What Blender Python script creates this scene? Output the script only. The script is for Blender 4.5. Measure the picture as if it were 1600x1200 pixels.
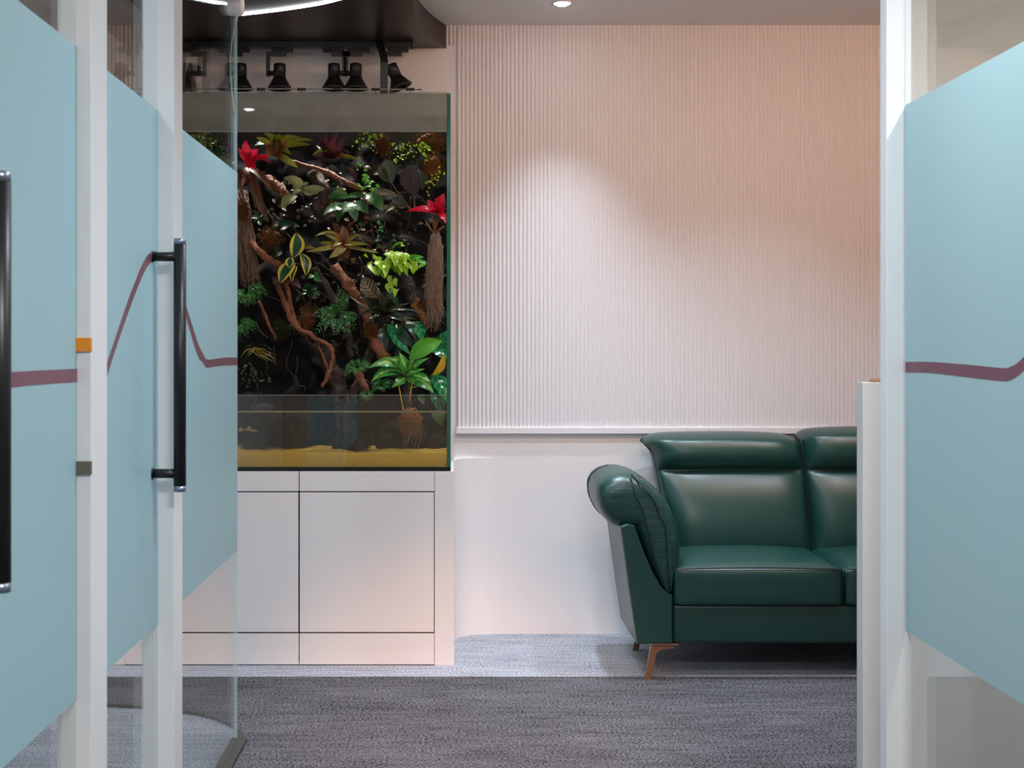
import bpy, bmesh, math, random
from mathutils import Vector, Matrix, noise

random.seed(7)
for o in list(bpy.data.objects):
    bpy.data.objects.remove(o)
SC = bpy.context.scene
COL = SC.collection
PI = math.pi
V = Vector

# ------------------------------------------------------------------ camera
F, CX, CY, EYE = 2093.0, 715.0, 540.0, 1.28
cam = bpy.data.cameras.new('camera')
cam.sensor_width = 36.0
cam.lens = F / 1600 * 36.0
cam.shift_x = (800 - CX) / 1600
cam.shift_y = -(600 - CY) / 1600
cam.dof.use_dof = True
cam.dof.focus_distance = 5.2
cam.dof.aperture_fstop = 10.0
camo = bpy.data.objects.new('camera', cam)
camo.location = (0, 0, EYE)
camo.rotation_euler = (PI / 2, 0, 0)
COL.objects.link(camo)
SC.camera = camo

def P(x, y, D):
    """pixel + distance -> world"""
    return V(((x - CX) / F * D, D, EYE - (y - CY) / F * D))

# ------------------------------------------------------------------ colour, world, lights
SC.view_settings.view_transform = 'Standard'
SC.view_settings.look = 'None'
SC.view_settings.gamma = 1.0
SC.view_settings.use_curve_mapping = False
SC.view_settings.exposure = 0.53
SC.cycles.transparent_max_bounces = 24

def lin(r, g, b):
    f = lambda c: (c / 255 / 12.92) if c / 255 <= .04045 else ((c / 255 + .055) / 1.055) ** 2.4
    return (f(r), f(g), f(b), 1.0)

W = bpy.data.worlds.new('world')
SC.world = W
W.use_nodes = True
W.node_tree.nodes['Background'].inputs['Color'].default_value = (1.0, .78, .62, 1)
W.node_tree.nodes['Background'].inputs['Strength'].default_value = 0.15

def area_light(name, loc, size, size_y, energy, color, target):
    l = bpy.data.lights.new(name, 'AREA')
    l.shape = 'RECTANGLE'
    l.size, l.size_y = size, size_y
    l.energy = energy
    l.color = color
    o = bpy.data.objects.new(name, l)
    o.location = loc
    o.rotation_euler = (V(target) - V(loc)).to_track_quat('-Z', 'Y').to_euler()
    COL.objects.link(o)
    return o

def spot_light(name, loc, target, energy, color, deg, blend=.8, rad=.03):
    l = bpy.data.lights.new(name, 'SPOT')
    l.energy = energy
    l.color = color
    l.spot_size = math.radians(deg)
    l.spot_blend = blend
    l.shadow_soft_size = rad
    o = bpy.data.objects.new(name, l)
    o.location = loc
    o.rotation_euler = (V(target) - V(loc)).to_track_quat('-Z', 'Y').to_euler()
    COL.objects.link(o)
    return o

COOL = (.74, .87, 1.0)
WARM = (1.0, .54, .30)
CEIL = 2.70
# recessed downlights (right row added to brighten its film): x, y, watts, cone, label
DOWN = [
    (0.434, 5.55, 76, 76, 'recessed downlight in the pale ceiling above the ribbed wall'),
    (1.15, 5.02, 84, 102, 'recessed downlight in the pale ceiling above the green sofa'),
    (0.40, 5.08, 52, 102, 'recessed downlight above the pale carpet between terrarium and sofa'),
    (-0.05, 4.20, 76, 122, 'recessed downlight over the dark carpet before the terrarium cabinet'),
    (1.90, 4.60, 66, 108, 'recessed downlight over the hidden right end of the sofa'),
    (0.35, 2.70, 115, 134, 'recessed downlight between the two rows of glass doors'),
    (-1.25, 1.40, 9, 155, 'nearest recessed downlight behind the left glass row'),
    (-1.25, 2.70, 34, 155, 'middle recessed downlight behind the left glass row'),
    (-1.25, 3.85, 52, 155, 'farthest recessed downlight behind the left glass row'),
    (2.00, 1.40, 26, 150, 'nearest downlight added behind the right glass row to brighten it'),  # unseen, added to light the film from behind
    (1.50, 2.30, 140, 155, 'farthest downlight added behind the right glass row to brighten it'),  # unseen, added to light the film and the grey partition
]
for x, y, w, deg, lab in DOWN:
    spot_light('downlight_beam', (x, y, CEIL - .012), (x, y, 0), w, COOL if y > 2.5 else (1.0, .97, .94), deg, 1.0, .03)
area_light('corridor_panel_light', (0.45, 0.3, CEIL - .03), .8, .5, 46, (1.0, .985, .97), (0.45, 0.3, 0))
area_light('warm_fill_light', (1.3, 4.1, CEIL - .045), 2.6, .05, 13, WARM, (1.1, 5.95, 1.9))  # added warm source, tints the upper back wall peach
spot_light('corridor_warm_beam', (0.2, -.7, 2.6), (0.05, 4.5, 0.0), 560, (1.0, .50, .28), 18, .9, .05)  # unseen source behind the camera, aimed low to warm the far fronts

# ------------------------------------------------------------------ helpers
def link(o):
    COL.objects.link(o)
    return o

WL = {}     # world location of an object's origin

def put(o, parent=None):
    link(o)
    if parent is not None:
        o.parent = parent
        o.location = -WL.get(parent.name, V((0, 0, 0)))
    WL[o.name] = V((0, 0, 0))
    return o

def tag(o, label, cat, group=None, kind=None):
    if label:
        o['label'] = label
    if cat:
        o['category'] = cat
    if group:
        o['group'] = group
    if kind:
        o['kind'] = kind
    return o

def thing(name, label, cat, loc, group=None, kind=None):
    o = bpy.data.objects.new(name, None)
    o.empty_display_size = .05
    o.location = loc
    link(o)
    WL[o.name] = V(loc)
    return tag(o, label, cat, group, kind)

def mesh(name, verts, faces, mat, parent=None, smooth=False, uvs=None):
    me = bpy.data.meshes.new(name)
    me.from_pydata([tuple(v) for v in verts], [], faces)
    if uvs:
        ul = me.uv_layers.new(name='UVMap')
        for lp in me.loops:
            ul.data[lp.index].uv = uvs[lp.vertex_index]
    if smooth:
        for p in me.polygons:
            p.use_smooth = True
    me.materials.append(mat)
    return put(bpy.data.objects.new(name, me), parent)

def fin(name, bm, mat, parent=None, smooth=False, recalc=True):
    if recalc:
        bmesh.ops.recalc_face_normals(bm, faces=bm.faces)
    me = bpy.data.meshes.new(name)
    bm.to_mesh(me)
    bm.free()
    if smooth:
        for p in me.polygons:
            p.use_smooth = True
    me.materials.append(mat)
    return put(bpy.data.objects.new(name, me), parent)

def bm_box(bm, x0, x1, y0, y1, z0, z1, bev=0, seg=2):
    r = bmesh.ops.create_cube(bm, size=1)
    for v in r['verts']:
        v.co = V(((x0 + x1) / 2 + v.co.x * (x1 - x0), (y0 + y1) / 2 + v.co.y * (y1 - y0), (z0 + z1) / 2 + v.co.z * (z1 - z0)))
    if bev:
        es = list({e for v in r['verts'] for e in v.link_edges})
        bmesh.ops.bevel(bm, geom=es, offset=bev, segments=seg, affect='EDGES', profile=.6)

def box(name, x0, x1, y0, y1, z0, z1, mat, parent=None, bev=0, seg=2, smooth=False):
    bm = bmesh.new()
    bm_box(bm, x0, x1, y0, y1, z0, z1, bev, seg)
    return fin(name, bm, mat, parent, smooth)

def bm_tube(bm, pts, rads, n=8, cap=True, squash=None):
    pts = [V(p) for p in pts]
    if not hasattr(rads, '__len__'):
        rads = [rads] * len(pts)
    rings = []
    up = V((0, 0, 1))
    prev = None
    for i, p in enumerate(pts):
        a = pts[max(i - 1, 0)]
        b = pts[min(i + 1, len(pts) - 1)]
        d = (b - a).normalized()
        if prev is None:
            ref = V((1, 0, 0)) if abs(d.z) > .9 else up
            s = d.cross(ref).normalized()
        else:
            s = (prev - d * prev.dot(d)).normalized()
        prev = s
        t = d.cross(s)
        k = squash or 1
        rings.append([bm.verts.new(p + (s * math.cos(2 * PI * j / n) + t * math.sin(2 * PI * j / n) * k) * rads[i]) for j in range(n)])
    for i in range(len(rings) - 1):
        for j in range(n):
            bm.faces.new((rings[i][j], rings[i][(j + 1) % n], rings[i + 1][(j + 1) % n], rings[i + 1][j]))
    if cap:
        bm.faces.new(rings[0][::-1])
        bm.faces.new(rings[-1])

def tube(name, pts, rads, mat, parent=None, n=8, smooth=True, squash=None):
    bm = bmesh.new()
    bm_tube(bm, pts, rads, n, True, squash)
    return fin(name, bm, mat, parent, smooth)

def bm_prism(bm, outline, y0, y1, axis='y'):
    """outline in (x,z) pushed along y, or (x,y) along z"""
    mk = (lambda a, b, c: V((a, c, b))) if axis == 'y' else (lambda a, b, c: V((a, b, c)))
    A = [bm.verts.new(mk(a, b, y0)) for a, b in outline]
    B = [bm.verts.new(mk(a, b, y1)) for a, b in outline]
    n = len(A)
    for i in range(n):
        bm.faces.new((A[i], A[(i + 1) % n], B[(i + 1) % n], B[i]))
    bm.faces.new(A[::-1])
    bm.faces.new(B)

def prism(name, outline, y0, y1, mat, parent=None, axis='y', bev=0, smooth=False):
    bm = bmesh.new()
    bm_prism(bm, outline, y0, y1, axis)
    if bev:
        bmesh.ops.recalc_face_normals(bm, faces=bm.faces)
        bmesh.ops.bevel(bm, geom=[e for e in bm.edges if e.calc_face_angle(0) > .5], offset=bev, segments=2, affect='EDGES')
    return fin(name, bm, mat, parent, smooth)

def lathe(name, prof, axis0, axis1, mat, parent=None, n=20, smooth=True):
    """profile of (t along axis in metres, radius)"""
    a, b = V(axis0), V(axis1)
    d = (b - a).normalized()
    ref = V((1, 0, 0)) if abs(d.x) < .7 else V((0, 0, 1))
    e = d.cross(ref).normalized()
    f = d.cross(e)
    bm = bmesh.new()
    rings = [[bm.verts.new(a + d * t + (e * math.cos(2 * PI * j / n) + f * math.sin(2 * PI * j / n)) * max(r, .0004)) for j in range(n)] for t, r in prof]
    for q in range(len(rings) - 1):
        for j in range(n):
            bm.faces.new((rings[q][j], rings[q][(j + 1) % n], rings[q + 1][(j + 1) % n], rings[q + 1][j]))
    bm.faces.new(rings[0][::-1])
    bm.faces.new(rings[-1])
    return fin(name, bm, mat, parent, smooth)

def spline(pts, m=6):
    """Catmull-Rom through points"""
    pts = [V(p) for p in pts]
    q = [pts[0] * 2 - pts[1]] + pts + [pts[-1] * 2 - pts[-2]]
    out = []
    for i in range(1, len(q) - 2):
        for k in range(m):
            t = k / m
            p0, p1, p2, p3 = q[i - 1:i + 3]
            out.append(.5 * ((2 * p1) + (p2 - p0) * t + (2 * p0 - 5 * p1 + 4 * p2 - p3) * t * t + (3 * p1 - p0 - 3 * p2 + p3) * t ** 3))
    out.append(pts[-1])
    return out

# ------------------------------------------------------------------ materials
def newmat(name):
    m = bpy.data.materials.new(name)
    m.use_nodes = True
    nt = m.node_tree
    return m, nt, nt.nodes['Principled BSDF'], nt.nodes['Material Output']

def N(nt, t, **kw):
    n = nt.nodes.new(t)
    for k, v in kw.items():
        setattr(n, k, v)
    return n

def plain(name, col, rough=.5, metal=0, spec=.5, bump=0, bscale=200, var=0, vscale=3, coat=0, emit=None, estr=0, stretch=None, bdist=.002):
    m, nt, b, o = newmat(name)
    b.inputs['Base Color'].default_value = col
    b.inputs['Roughness'].default_value = rough
    b.inputs['Metallic'].default_value = metal
    b.inputs['Specular IOR Level'].default_value = spec
    b.inputs['Coat Weight'].default_value = coat
    if emit:
        b.inputs['Emission Color'].default_value = emit
        b.inputs['Emission Strength'].default_value = estr
    tc = N(nt, 'ShaderNodeTexCoord')
    src = tc.outputs['Object']
    if stretch:
        mp = N(nt, 'ShaderNodeMapping')
        mp.inputs['Scale'].default_value = stretch
        nt.links.new(src, mp.inputs['Vector'])
        src = mp.outputs['Vector']
    if var:
        nz = N(nt, 'ShaderNodeTexNoise')
        nz.inputs['Scale'].default_value = vscale
        nz.inputs['Detail'].default_value = 6
        nt.links.new(src, nz.inputs['Vector'])
        mx = N(nt, 'ShaderNodeMix', data_type='RGBA')
        mx.inputs[6].default_value = tuple(c * (1 - var) for c in col[:3]) + (1,)
        mx.inputs[7].default_value = tuple(min(1, c * (1 + var)) for c in col[:3]) + (1,)
        nt.links.new(nz.outputs['Fac'], mx.inputs[0])
        nt.links.new(mx.outputs[2], b.inputs['Base Color'])
    if bump:
        nz = N(nt, 'ShaderNodeTexNoise')
        nz.inputs['Scale'].default_value = bscale
        nz.inputs['Detail'].default_value = 4
        nt.links.new(src, nz.inputs['Vector'])
        bp = N(nt, 'ShaderNodeBump')
        bp.inputs['Strength'].default_value = bump
        bp.inputs['Distance'].default_value = bdist
        nt.links.new(nz.outputs['Fac'], bp.inputs['Height'])
        nt.links.new(bp.outputs['Normal'], b.inputs['Normal'])
    return m

def glassmat(name, tint, haze=0.0, hazecol=(.5, .5, .5, 1), rough=0.0, f0=.04):
    """pane glass: straight transmission plus angle-dependent reflection (Schlick, same for both faces)"""
    m, nt, b, o = newmat(name)
    nt.nodes.remove(b)
    ge = N(nt, 'ShaderNodeNewGeometry')
    dt = N(nt, 'ShaderNodeVectorMath', operation='DOT_PRODUCT')
    nt.links.new(ge.outputs['Incoming'], dt.inputs[0])
    nt.links.new(ge.outputs['Normal'], dt.inputs[1])
    ab = N(nt, 'ShaderNodeMath', operation='ABSOLUTE')
    nt.links.new(dt.outputs['Value'], ab.inputs[0])
    su = N(nt, 'ShaderNodeMath', operation='SUBTRACT', use_clamp=True)
    su.inputs[0].default_value = 1
    nt.links.new(ab.outputs[0], su.inputs[1])
    pw = N(nt, 'ShaderNodeMath', operation='POWER')
    pw.inputs[1].default_value = 5
    nt.links.new(su.outputs[0], pw.inputs[0])
    ma = N(nt, 'ShaderNodeMath', operation='MULTIPLY_ADD', use_clamp=True)
    ma.inputs[1].default_value = 1 - f0
    ma.inputs[2].default_value = f0
    nt.links.new(pw.outputs[0], ma.inputs[0])
    tr = N(nt, 'ShaderNodeBsdfTransparent')
    tr.inputs['Color'].default_value = tint
    gl = N(nt, 'ShaderNodeBsdfGlossy')
    gl.inputs['Roughness'].default_value = rough
    mx = N(nt, 'ShaderNodeMixShader')
    base = tr
    if haze:
        df = N(nt, 'ShaderNodeBsdfDiffuse')
        df.inputs['Color'].default_value = hazecol
        tl = N(nt, 'ShaderNodeBsdfTranslucent')
        tl.inputs['Color'].default_value = hazecol
        m2 = N(nt, 'ShaderNodeMixShader')
        m2.inputs[0].default_value = .5
        nt.links.new(df.outputs[0], m2.inputs[1])
        nt.links.new(tl.outputs[0], m2.inputs[2])
        m3 = N(nt, 'ShaderNodeMixShader')
        nz = N(nt, 'ShaderNodeTexNoise')
        nz.inputs['Scale'].default_value = 9
        nz.inputs['Detail'].default_value = 5
        tc = N(nt, 'ShaderNodeTexCoord')
        nt.links.new(tc.outputs['Object'], nz.inputs['Vector'])
        mr = N(nt, 'ShaderNodeMapRange')
        mr.inputs['From Min'].default_value = .3
        mr.inputs['From Max'].default_value = .7
        mr.inputs['To Min'].default_value = haze * .85
        mr.inputs['To Max'].default_value = min(1, haze * 1.15)
        nt.links.new(nz.outputs['Fac'], mr.inputs['Value'])
        nt.links.new(mr.outputs[0], m3.inputs[0])
        nt.links.new(tr.outputs[0], m3.inputs[1])
        nt.links.new(m2.outputs[0], m3.inputs[2])
        base = m3
    nt.links.new(ma.outputs[0], mx.inputs[0])
    nt.links.new(base.outputs[0], mx.inputs[1])
    nt.links.new(gl.outputs[0], mx.inputs[2])
    nt.links.new(mx.outputs[0], o.inputs['Surface'])
    return m

def filmmat(name, col, trans=.45, rough=.38, spec=.5):
    m, nt, b, o = newmat(name)
    b.inputs['Base Color'].default_value = col
    b.inputs['Roughness'].default_value = rough
    b.inputs['Specular IOR Level'].default_value = spec
    tl = N(nt, 'ShaderNodeBsdfTranslucent')
    tl.inputs['Color'].default_value = col
    mx = N(nt, 'ShaderNodeMixShader')
    mx.inputs[0].default_value = trans
    nt.links.new(b.outputs[0], mx.inputs[1])
    nt.links.new(tl.outputs[0], mx.inputs[2])
    nt.links.new(mx.outputs[0], o.inputs['Surface'])
    return m

def carpetmat(name, dark, light, sc=1.0):
    m, nt, b, o = newmat(name)
    b.inputs['Roughness'].default_value = .95
    b.inputs['Specular IOR Level'].default_value = .1
    tc = N(nt, 'ShaderNodeTexCoord')
    def nz(scale, sx, sy, det):
        mp = N(nt, 'ShaderNodeMapping')
        mp.inputs['Scale'].default_value = (sx, sy, 1)
        nt.links.new(tc.outputs['Object'], mp.inputs['Vector'])
        n = N(nt, 'ShaderNodeTexNoise')
        n.inputs['Scale'].default_value = scale
        n.inputs['Detail'].default_value = det
        nt.links.new(mp.outputs[0], n.inputs['Vector'])
        return n
    fine = nz(150 * sc, .75, 1.1, 2)
    mid = nz(26 * sc, .22, 1.5, 4)
    big = nz(5, .3, 1, 2)
    a = N(nt, 'ShaderNodeMath', operation='MULTIPLY')
    a.inputs[1].default_value = .71
    nt.links.new(fine.outputs['Fac'], a.inputs[0])
    c = N(nt, 'ShaderNodeMath', operation='MULTIPLY_ADD')
    c.inputs[1].default_value = .18
    nt.links.new(mid.outputs['Fac'], c.inputs[0])
    nt.links.new(a.outputs[0], c.inputs[2])
    d = N(nt, 'ShaderNodeMath', operation='MULTIPLY_ADD')
    d.inputs[1].default_value = .11
    nt.links.new(big.outputs['Fac'], d.inputs[0])
    nt.links.new(c.outputs[0], d.inputs[2])
    rp = N(nt, 'ShaderNodeValToRGB')
    rp.color_ramp.elements[0].position = .40
    rp.color_ramp.elements[0].color = dark
    rp.color_ramp.elements[1].position = .61
    rp.color_ramp.elements[1].color = light
    nt.links.new(d.outputs[0], rp.inputs[0])
    nt.links.new(rp.outputs[0], b.inputs['Base Color'])
    bp = N(nt, 'ShaderNodeBump')
    bp.inputs['Strength'].default_value = .6
    bp.inputs['Distance'].default_value = .004
    nt.links.new(fine.outputs['Fac'], bp.inputs['Height'])
    nt.links.new(bp.outputs[0], b.inputs['Normal'])
    return m

M = {}
M['wall'] = plain('wall_paint', lin(232, 231, 233), .55, spec=.3, var=.02, vscale=1.5)
M['warm_wall'] = plain('warm_reflect_paint', lin(214, 176, 146), .7, spec=.2)  # beige stands in for a warm-lit room reflected in the leather
M['wall_grey'] = plain('grey_wall_paint', lin(214, 198, 184), .6, spec=.3)
M['rib'] = plain('rib_paint', lin(232, 230, 233), .45, spec=.35)
M['ceil'] = plain('ceiling_paint', lin(240, 236, 232), .8, spec=.2)
M['brown'] = plain('dark_brown_soffit', lin(52, 42, 38), .38, spec=.4, var=.08, vscale=2)
M['white'] = plain('white_frame', lin(226, 226, 227), .4, spec=.4, var=.015, vscale=4)
M['white_lam'] = plain('white_laminate', lin(224, 222, 223), .35, spec=.45, var=.02, vscale=2)
M['gap'] = plain('dark_gap', lin(30, 22, 20), .8)
M['carpet_d'] = carpetmat('carpet_dark', lin(30, 30, 34), lin(122, 121, 127))
M['carpet_l'] = carpetmat('carpet_light', lin(112, 117, 128), lin(200, 204, 214), 1.1)
M['glass'] = glassmat('door_glass', (.955, .98, .975, 1))
M['glass_edge'] = plain('glass_edge', lin(205, 228, 232), .15, spec=.6)
M['film'] = filmmat('frosted_film', lin(176, 208, 215))
M['stripe'] = filmmat('plum_stripe', lin(140, 92, 106), .3)
M['black'] = plain('black_metal', lin(22, 22, 24), .38, spec=.5)
M['blackm'] = plain('black_matte', lin(18, 18, 19), .6)
M['steel'] = plain('brushed_steel', lin(150, 160, 175), .28, metal=.8)
M['bronze_plate'] = plain('bronze_plate', lin(112, 103, 94), .4, metal=.3)
M['orange'] = plain('orange_plastic', lin(236, 140, 20), .4)
M['trimdark'] = plain('dark_floor_trim', lin(60, 56, 54), .45, var=.1, vscale=10)
M['grey_pan'] = plain('grey_stone_panel', lin(200, 198, 195), .4, var=.06, vscale=4, stretch=(3, 3, .6))
M['oak'] = plain('oak_cap', lin(170, 130, 95), .5, var=.15, vscale=20)
M['lamp'] = plain('lamp_glow', (1, 1, 1, 1), .5, emit=(.95, .97, 1, 1), estr=40)
M['bulb'] = plain('bulb_glow', (1, 1, 1, 1), .5, emit=(1, .95, .88, 1), estr=5)
M['led'] = plain('led_glow', (1, 1, 1, 1), .5, emit=(.92, .97, 1, 1), estr=9)
M['panel_glow'] = plain('panel_glow', (1, 1, 1, 1), .5, emit=(.95, .98, 1, 1), estr=1.6)
M['warmfill'] = plain('warm_fill_glow', (1, 1, 1, 1), .5, emit=(1, .7, .45, 1), estr=6)
M['leather'] = plain('green_leather', lin(20, 62, 57), .34, spec=.6, bump=.12, bscale=420, var=.06, vscale=5)
M['leather_soft'] = plain('green_leather_creased', lin(20, 62, 57), .34, spec=.6, bump=.3, bscale=20, bdist=.012, var=.06, vscale=5, stretch=(.5, 1, 1.8))
M['piping'] = plain('dark_piping', lin(12, 30, 30), .45)
M['copper'] = plain('copper_metal', lin(156, 118, 100), .3, metal=.9)
M['tankglass'] = glassmat('tank_glass', (.95, .985, .97, 1))
M['lowglass'] = glassmat('tank_front_glass', (.95, .98, .97, 1), haze=.026, hazecol=(.46, .56, .62, 1))
M['fog'] = glassmat('foggy_glass', (.85, .9, .88, 1), haze=.66, hazecol=lin(164, 166, 158))
M['green_edge'] = plain('green_glass_edge', lin(16, 92, 76), .12, spec=.6)
M['rim'] = plain('glass_rim', lin(120, 132, 130), .2)
M['silicone'] = plain('black_silicone', lin(12, 22, 28), .25)
M['water'] = glassmat('water', (.74, .72, .60, 1), f0=.02)
M['sand_glint'] = plain('sand_reflection', lin(128, 112, 74), .3)  # reflection of the sand, painted as an even tan
M['sand'] = plain('sand', lin(232, 184, 78), .95, bump=.6, bscale=300, var=.16, vscale=25)
M['rock'] = plain('dark_rock', lin(20, 20, 20), .7, spec=.3, bump=1, bscale=30, var=.3, vscale=12)
M['back'] = plain('black_foam', lin(6, 6, 8), .7, spec=.25, bump=1, bscale=45, var=.3, vscale=20)
M['wood'] = plain('driftwood', lin(120, 70, 44), .66, bump=1, bscale=90, var=.62, vscale=30, stretch=(1, 1, .3), bdist=.008)
M['wood_d'] = plain('driftwood_dark', lin(52, 38, 30), .7, bump=1, bscale=90, var=.6, vscale=34, stretch=(1, 1, .3), bdist=.008)
M['root'] = plain('root_fibre', lin(124, 98, 80), .7, var=.3, vscale=60)
M['rootor'] = plain('root_orange', lin(176, 106, 48), .6, var=.3, vscale=60)
M['moss_or'] = plain('moss_orange', lin(110, 68, 24), .85, var=.7, vscale=55)
M['moss_gr'] = plain('moss_green', lin(48, 60, 20), .85, var=.6, vscale=55)
M['strand'] = plain('clear_strand', lin(205, 225, 222), .3)
M['misttube'] = plain('mist_tube', lin(120, 122, 120), .3)

# ------------------------------------------------------------------ the room
XL, XR, YN, YB = -1.72, 3.35, -2.4, 5.945
X0, X1 = -0.717, 1.045       # planes of the left and right glass rows

# floor : base slab, three carpet fields (parts)
fl = tag(box('floor', XL - .1, XR + .1, YN - .1, YB + .1, -.12, -.012, M['gap']), 'carpeted floor with a pale strip along the back wall and darker grey field', 'floor', kind='structure')
SEAM = 5.18
box('carpet_pale', XL, XR, SEAM, YB, -.012, 0.0, M['carpet_l'], fl)
arc = [(-.705, 4.33)] + [(-.705 - .0 - .62 * (1 - math.cos(t)) , 4.33 + .42 * math.sin(t)) for t in [i * PI / 2 / 10 for i in range(1, 11)]] + [(XL, 4.76)]
outer = [(-.705, YN)] + arc
left_poly = [(XL, YN)] + outer
prism('carpet_left', [(a, b) for a, b in left_poly], -.012, 0.0, M['carpet_l'], fl, axis='z')
dark_poly = [(XR, YN), (XR, SEAM), (XL, SEAM)] + outer[::-1]
prism('carpet_dark', dark_poly, -.012, 0.0, M['carpet_d'], fl, axis='z')
# dark trim running under the glass and curving away
path = [V((-.705, y, 0)) for y in (YN, 0, 2, 3.3, 4.2)] + [V((a, b, 0)) for a, b in arc]
vs, fs = [], []
for i, p in enumerate(path):
    d = (path[min(i + 1, len(path) - 1)] - path[max(i - 1, 0)]).normalized()
    s = V((-d.y, d.x, 0))
    w = .024 if p.y < 4.34 else max(.005, .024 - (p.y - 4.33) * .4)
    a, b = p + s * w, p - s * w
    vs += [a + V((0, 0, -.005)), a + V((0, 0, .012)), b + V((0, 0, .012)), b + V((0, 0, -.005))]
for i in range(len(path) - 1):
    for k in range(4):
        fs.append((4 * i + k, 4 * i + (k + 1) % 4, 4 * i + 4 + (k + 1) % 4, 4 * i + 4 + k))
fs += [(0, 1, 2, 3), tuple(len(vs) - 4 + k for k in (3, 2, 1, 0))]
mesh('floor_edge_trim', vs, fs, M['trimdark'], fl)

ceil = tag(box('ceiling', XL - .1, XR + .1, YN - .1, YB + .1, CEIL, CEIL + .1, M['ceil']), 'smooth pale ceiling with recessed lights', 'ceiling', kind='structure')
tag(box('wall_left', XL - .1, XL, YN, YB, 0, CEIL, M['wall']), 'plain pale wall behind the left glass row', 'wall', kind='structure')
tag(box('wall_right', XR, XR + .1, YN, YB, 0, CEIL, M['wall']), 'plain pale wall at the far right end', 'wall', kind='structure')
tag(box('wall_front', XL - .1, XR + .1, YN - .1, YN, 0, CEIL, M['warm_wall']), 'plain wall behind the viewer, tinted beige for warm reflections', 'wall', kind='structure')

wb = tag(box('wall_back', XL - .1, XR + .1, YB, YB + .1, 0, CEIL, M['wall']), 'pale back wall with a ribbed upper panel and smooth lower part', 'wall', kind='structure')
# rounded inner corner next to the cabinet
pts = [(-.017, YB), (-.017, 5.79)] + [(-.017 + .13 * (1 - math.cos(t)) , 5.79 + .15 * math.sin(t)) for t in [i * PI / 2 / 8 for i in range(1, 9)]] + [(.16, YB)]
prism('rounded_corner', pts, 0, .782, M['wall'], wb, axis='z')
rp = box('ribbed_panel', -.004, XR, 5.9405, YB, .915, CEIL, M['rib'], wb)
box('panel_ledge', -.006, XR, 5.9235, YB, .890, .918, M['rib'], rp, bev=.002)
PITCH, RW = .0181, .0070
bm = bmesh.new()
outl = [(-RW, 0)] + [(-RW * math.cos(t), -.0080 * math.sin(t)) for t in [PI * i / 6 for i in range(1, 6)]] + [(RW, 0)]
bm_prism(bm, outl, 0, CEIL - .918, axis='z')
bmesh.ops.recalc_face_normals(bm, faces=bm.faces)
ribme = bpy.data.meshes.new('rib')
bm.to_mesh(ribme)
bm.free()
ribme.materials.append(M['rib'])
i = 0
while -.004 + .009 + i * PITCH < XR - .01:
    o = bpy.data.objects.new('rib', ribme)
    link(o)
    o.parent = rp
    o.location = (-.004 + .009 + i * PITCH, 5.941, .918)
    i += 1
for k in (1, 2):       # two short ribs above the cut-out beside the soffit
    o = bpy.data.objects.new('rib', ribme)
    link(o)
    o.parent = rp
    o.location = (-.004 + .009 - k * PITCH, 5.9445, 2.612)
    o.scale = (1, 1, (CEIL - 2.612) / (CEIL - .918))

# dark dropped soffit with a curved edge
edge = [V((a, b, 0)) for a, b in [(-.05, YB), (-.11, 5.75), (-.158, 5.52), (-.172, 5.31), (-.17, 5.12), (-.16, 4.85), (-.22, 4.5), (-.45, 4.15), (-.85, 3.95), (-1.2, 3.9), (-1.47, 3.9)]]
ed = spline(edge, 5)
sof = prism('soffit', [(p.x, p.y) for p in ed] + [(-1.47, YB)], 2.60, CEIL + .01, M['brown'], None, axis='z')
tag(sof, 'dark brown dropped ceiling section with a curved edge above the terrarium', 'soffit', kind='structure')
ledp = spline([V((-.89, 5.345, 2.598)), V((-.66, 5.24, 2.598)), V((-.477, 5.12, 2.598)), V((-.36, 4.95, 2.598)), V((-.40, 4.60, 2.598)), V((-.70, 4.30, 2.598))], 6)
led = tube('led_strip', ledp, .0075, M['led'], sof, n=6, squash=.6)

# ------------------------------------------------------------------ white posts and glass doors
def post(name, x0, x1, y0, y1, label):
    return tag(box(name, x0, x1, y0, y1, 0, CEIL, M['white'], None, bev=.002), label, 'post', kind='structure')

t1 = post('trim_1', X0 - .03, X0 + .033, 2.50, 2.615, 'white door post on the left carrying an orange and a bronze plate')
box('orange_plate', X0 + .001, X0 + .0335, 2.494, 2.505, *(sorted(P(0, y, 2.5).z for y in (528, 549))), M['orange'], t1)
box('bronze_plate', X0 + .001, X0 + .0335, 2.494, 2.505, *(sorted(P(0, y, 2.5).z for y in (720.5, 741))), M['bronze_plate'], t1)
t2 = post('trim_2', X0 - .03, X0 + .044, 3.18, 3.277, 'white door post on the left behind the long black pull handle')
t3 = post('trim_3', .9926, 1.0335, 3.10, 3.147, 'white door post on the right beside the grey low partition')
box('glazing_bead', 1.0335, X1 + .006, 3.104, 3.135, 0, CEIL, M['white'], t3)

ZB, ZT = .62, 1.838
GT = .005

def on_plane(x, y, X):
    D = F * X / (x - CX)
    return V((X, D, EYE - (y - CY) / F * D))

def stripe(parent, X, off, pxs):
    """pxs: (x, y_top, y_bottom) in the photo, lying on the glass plane X"""
    top = [on_plane(a, b, X) for a, b, c in pxs]
    bot = [on_plane(a, c, X) for a, b, c in pxs]
    top, bot = spline(top, 4), spline(bot, 4)
    n = len(top)
    vs = [V((X + off, p.y, p.z)) for p in top] + [V((X + off, p.y, p.z)) for p in bot]
    return mesh('plum_stripe', vs, [(i, i + 1, n + i + 1, n + i) for i in range(n - 1)], M['stripe'], parent)

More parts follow.
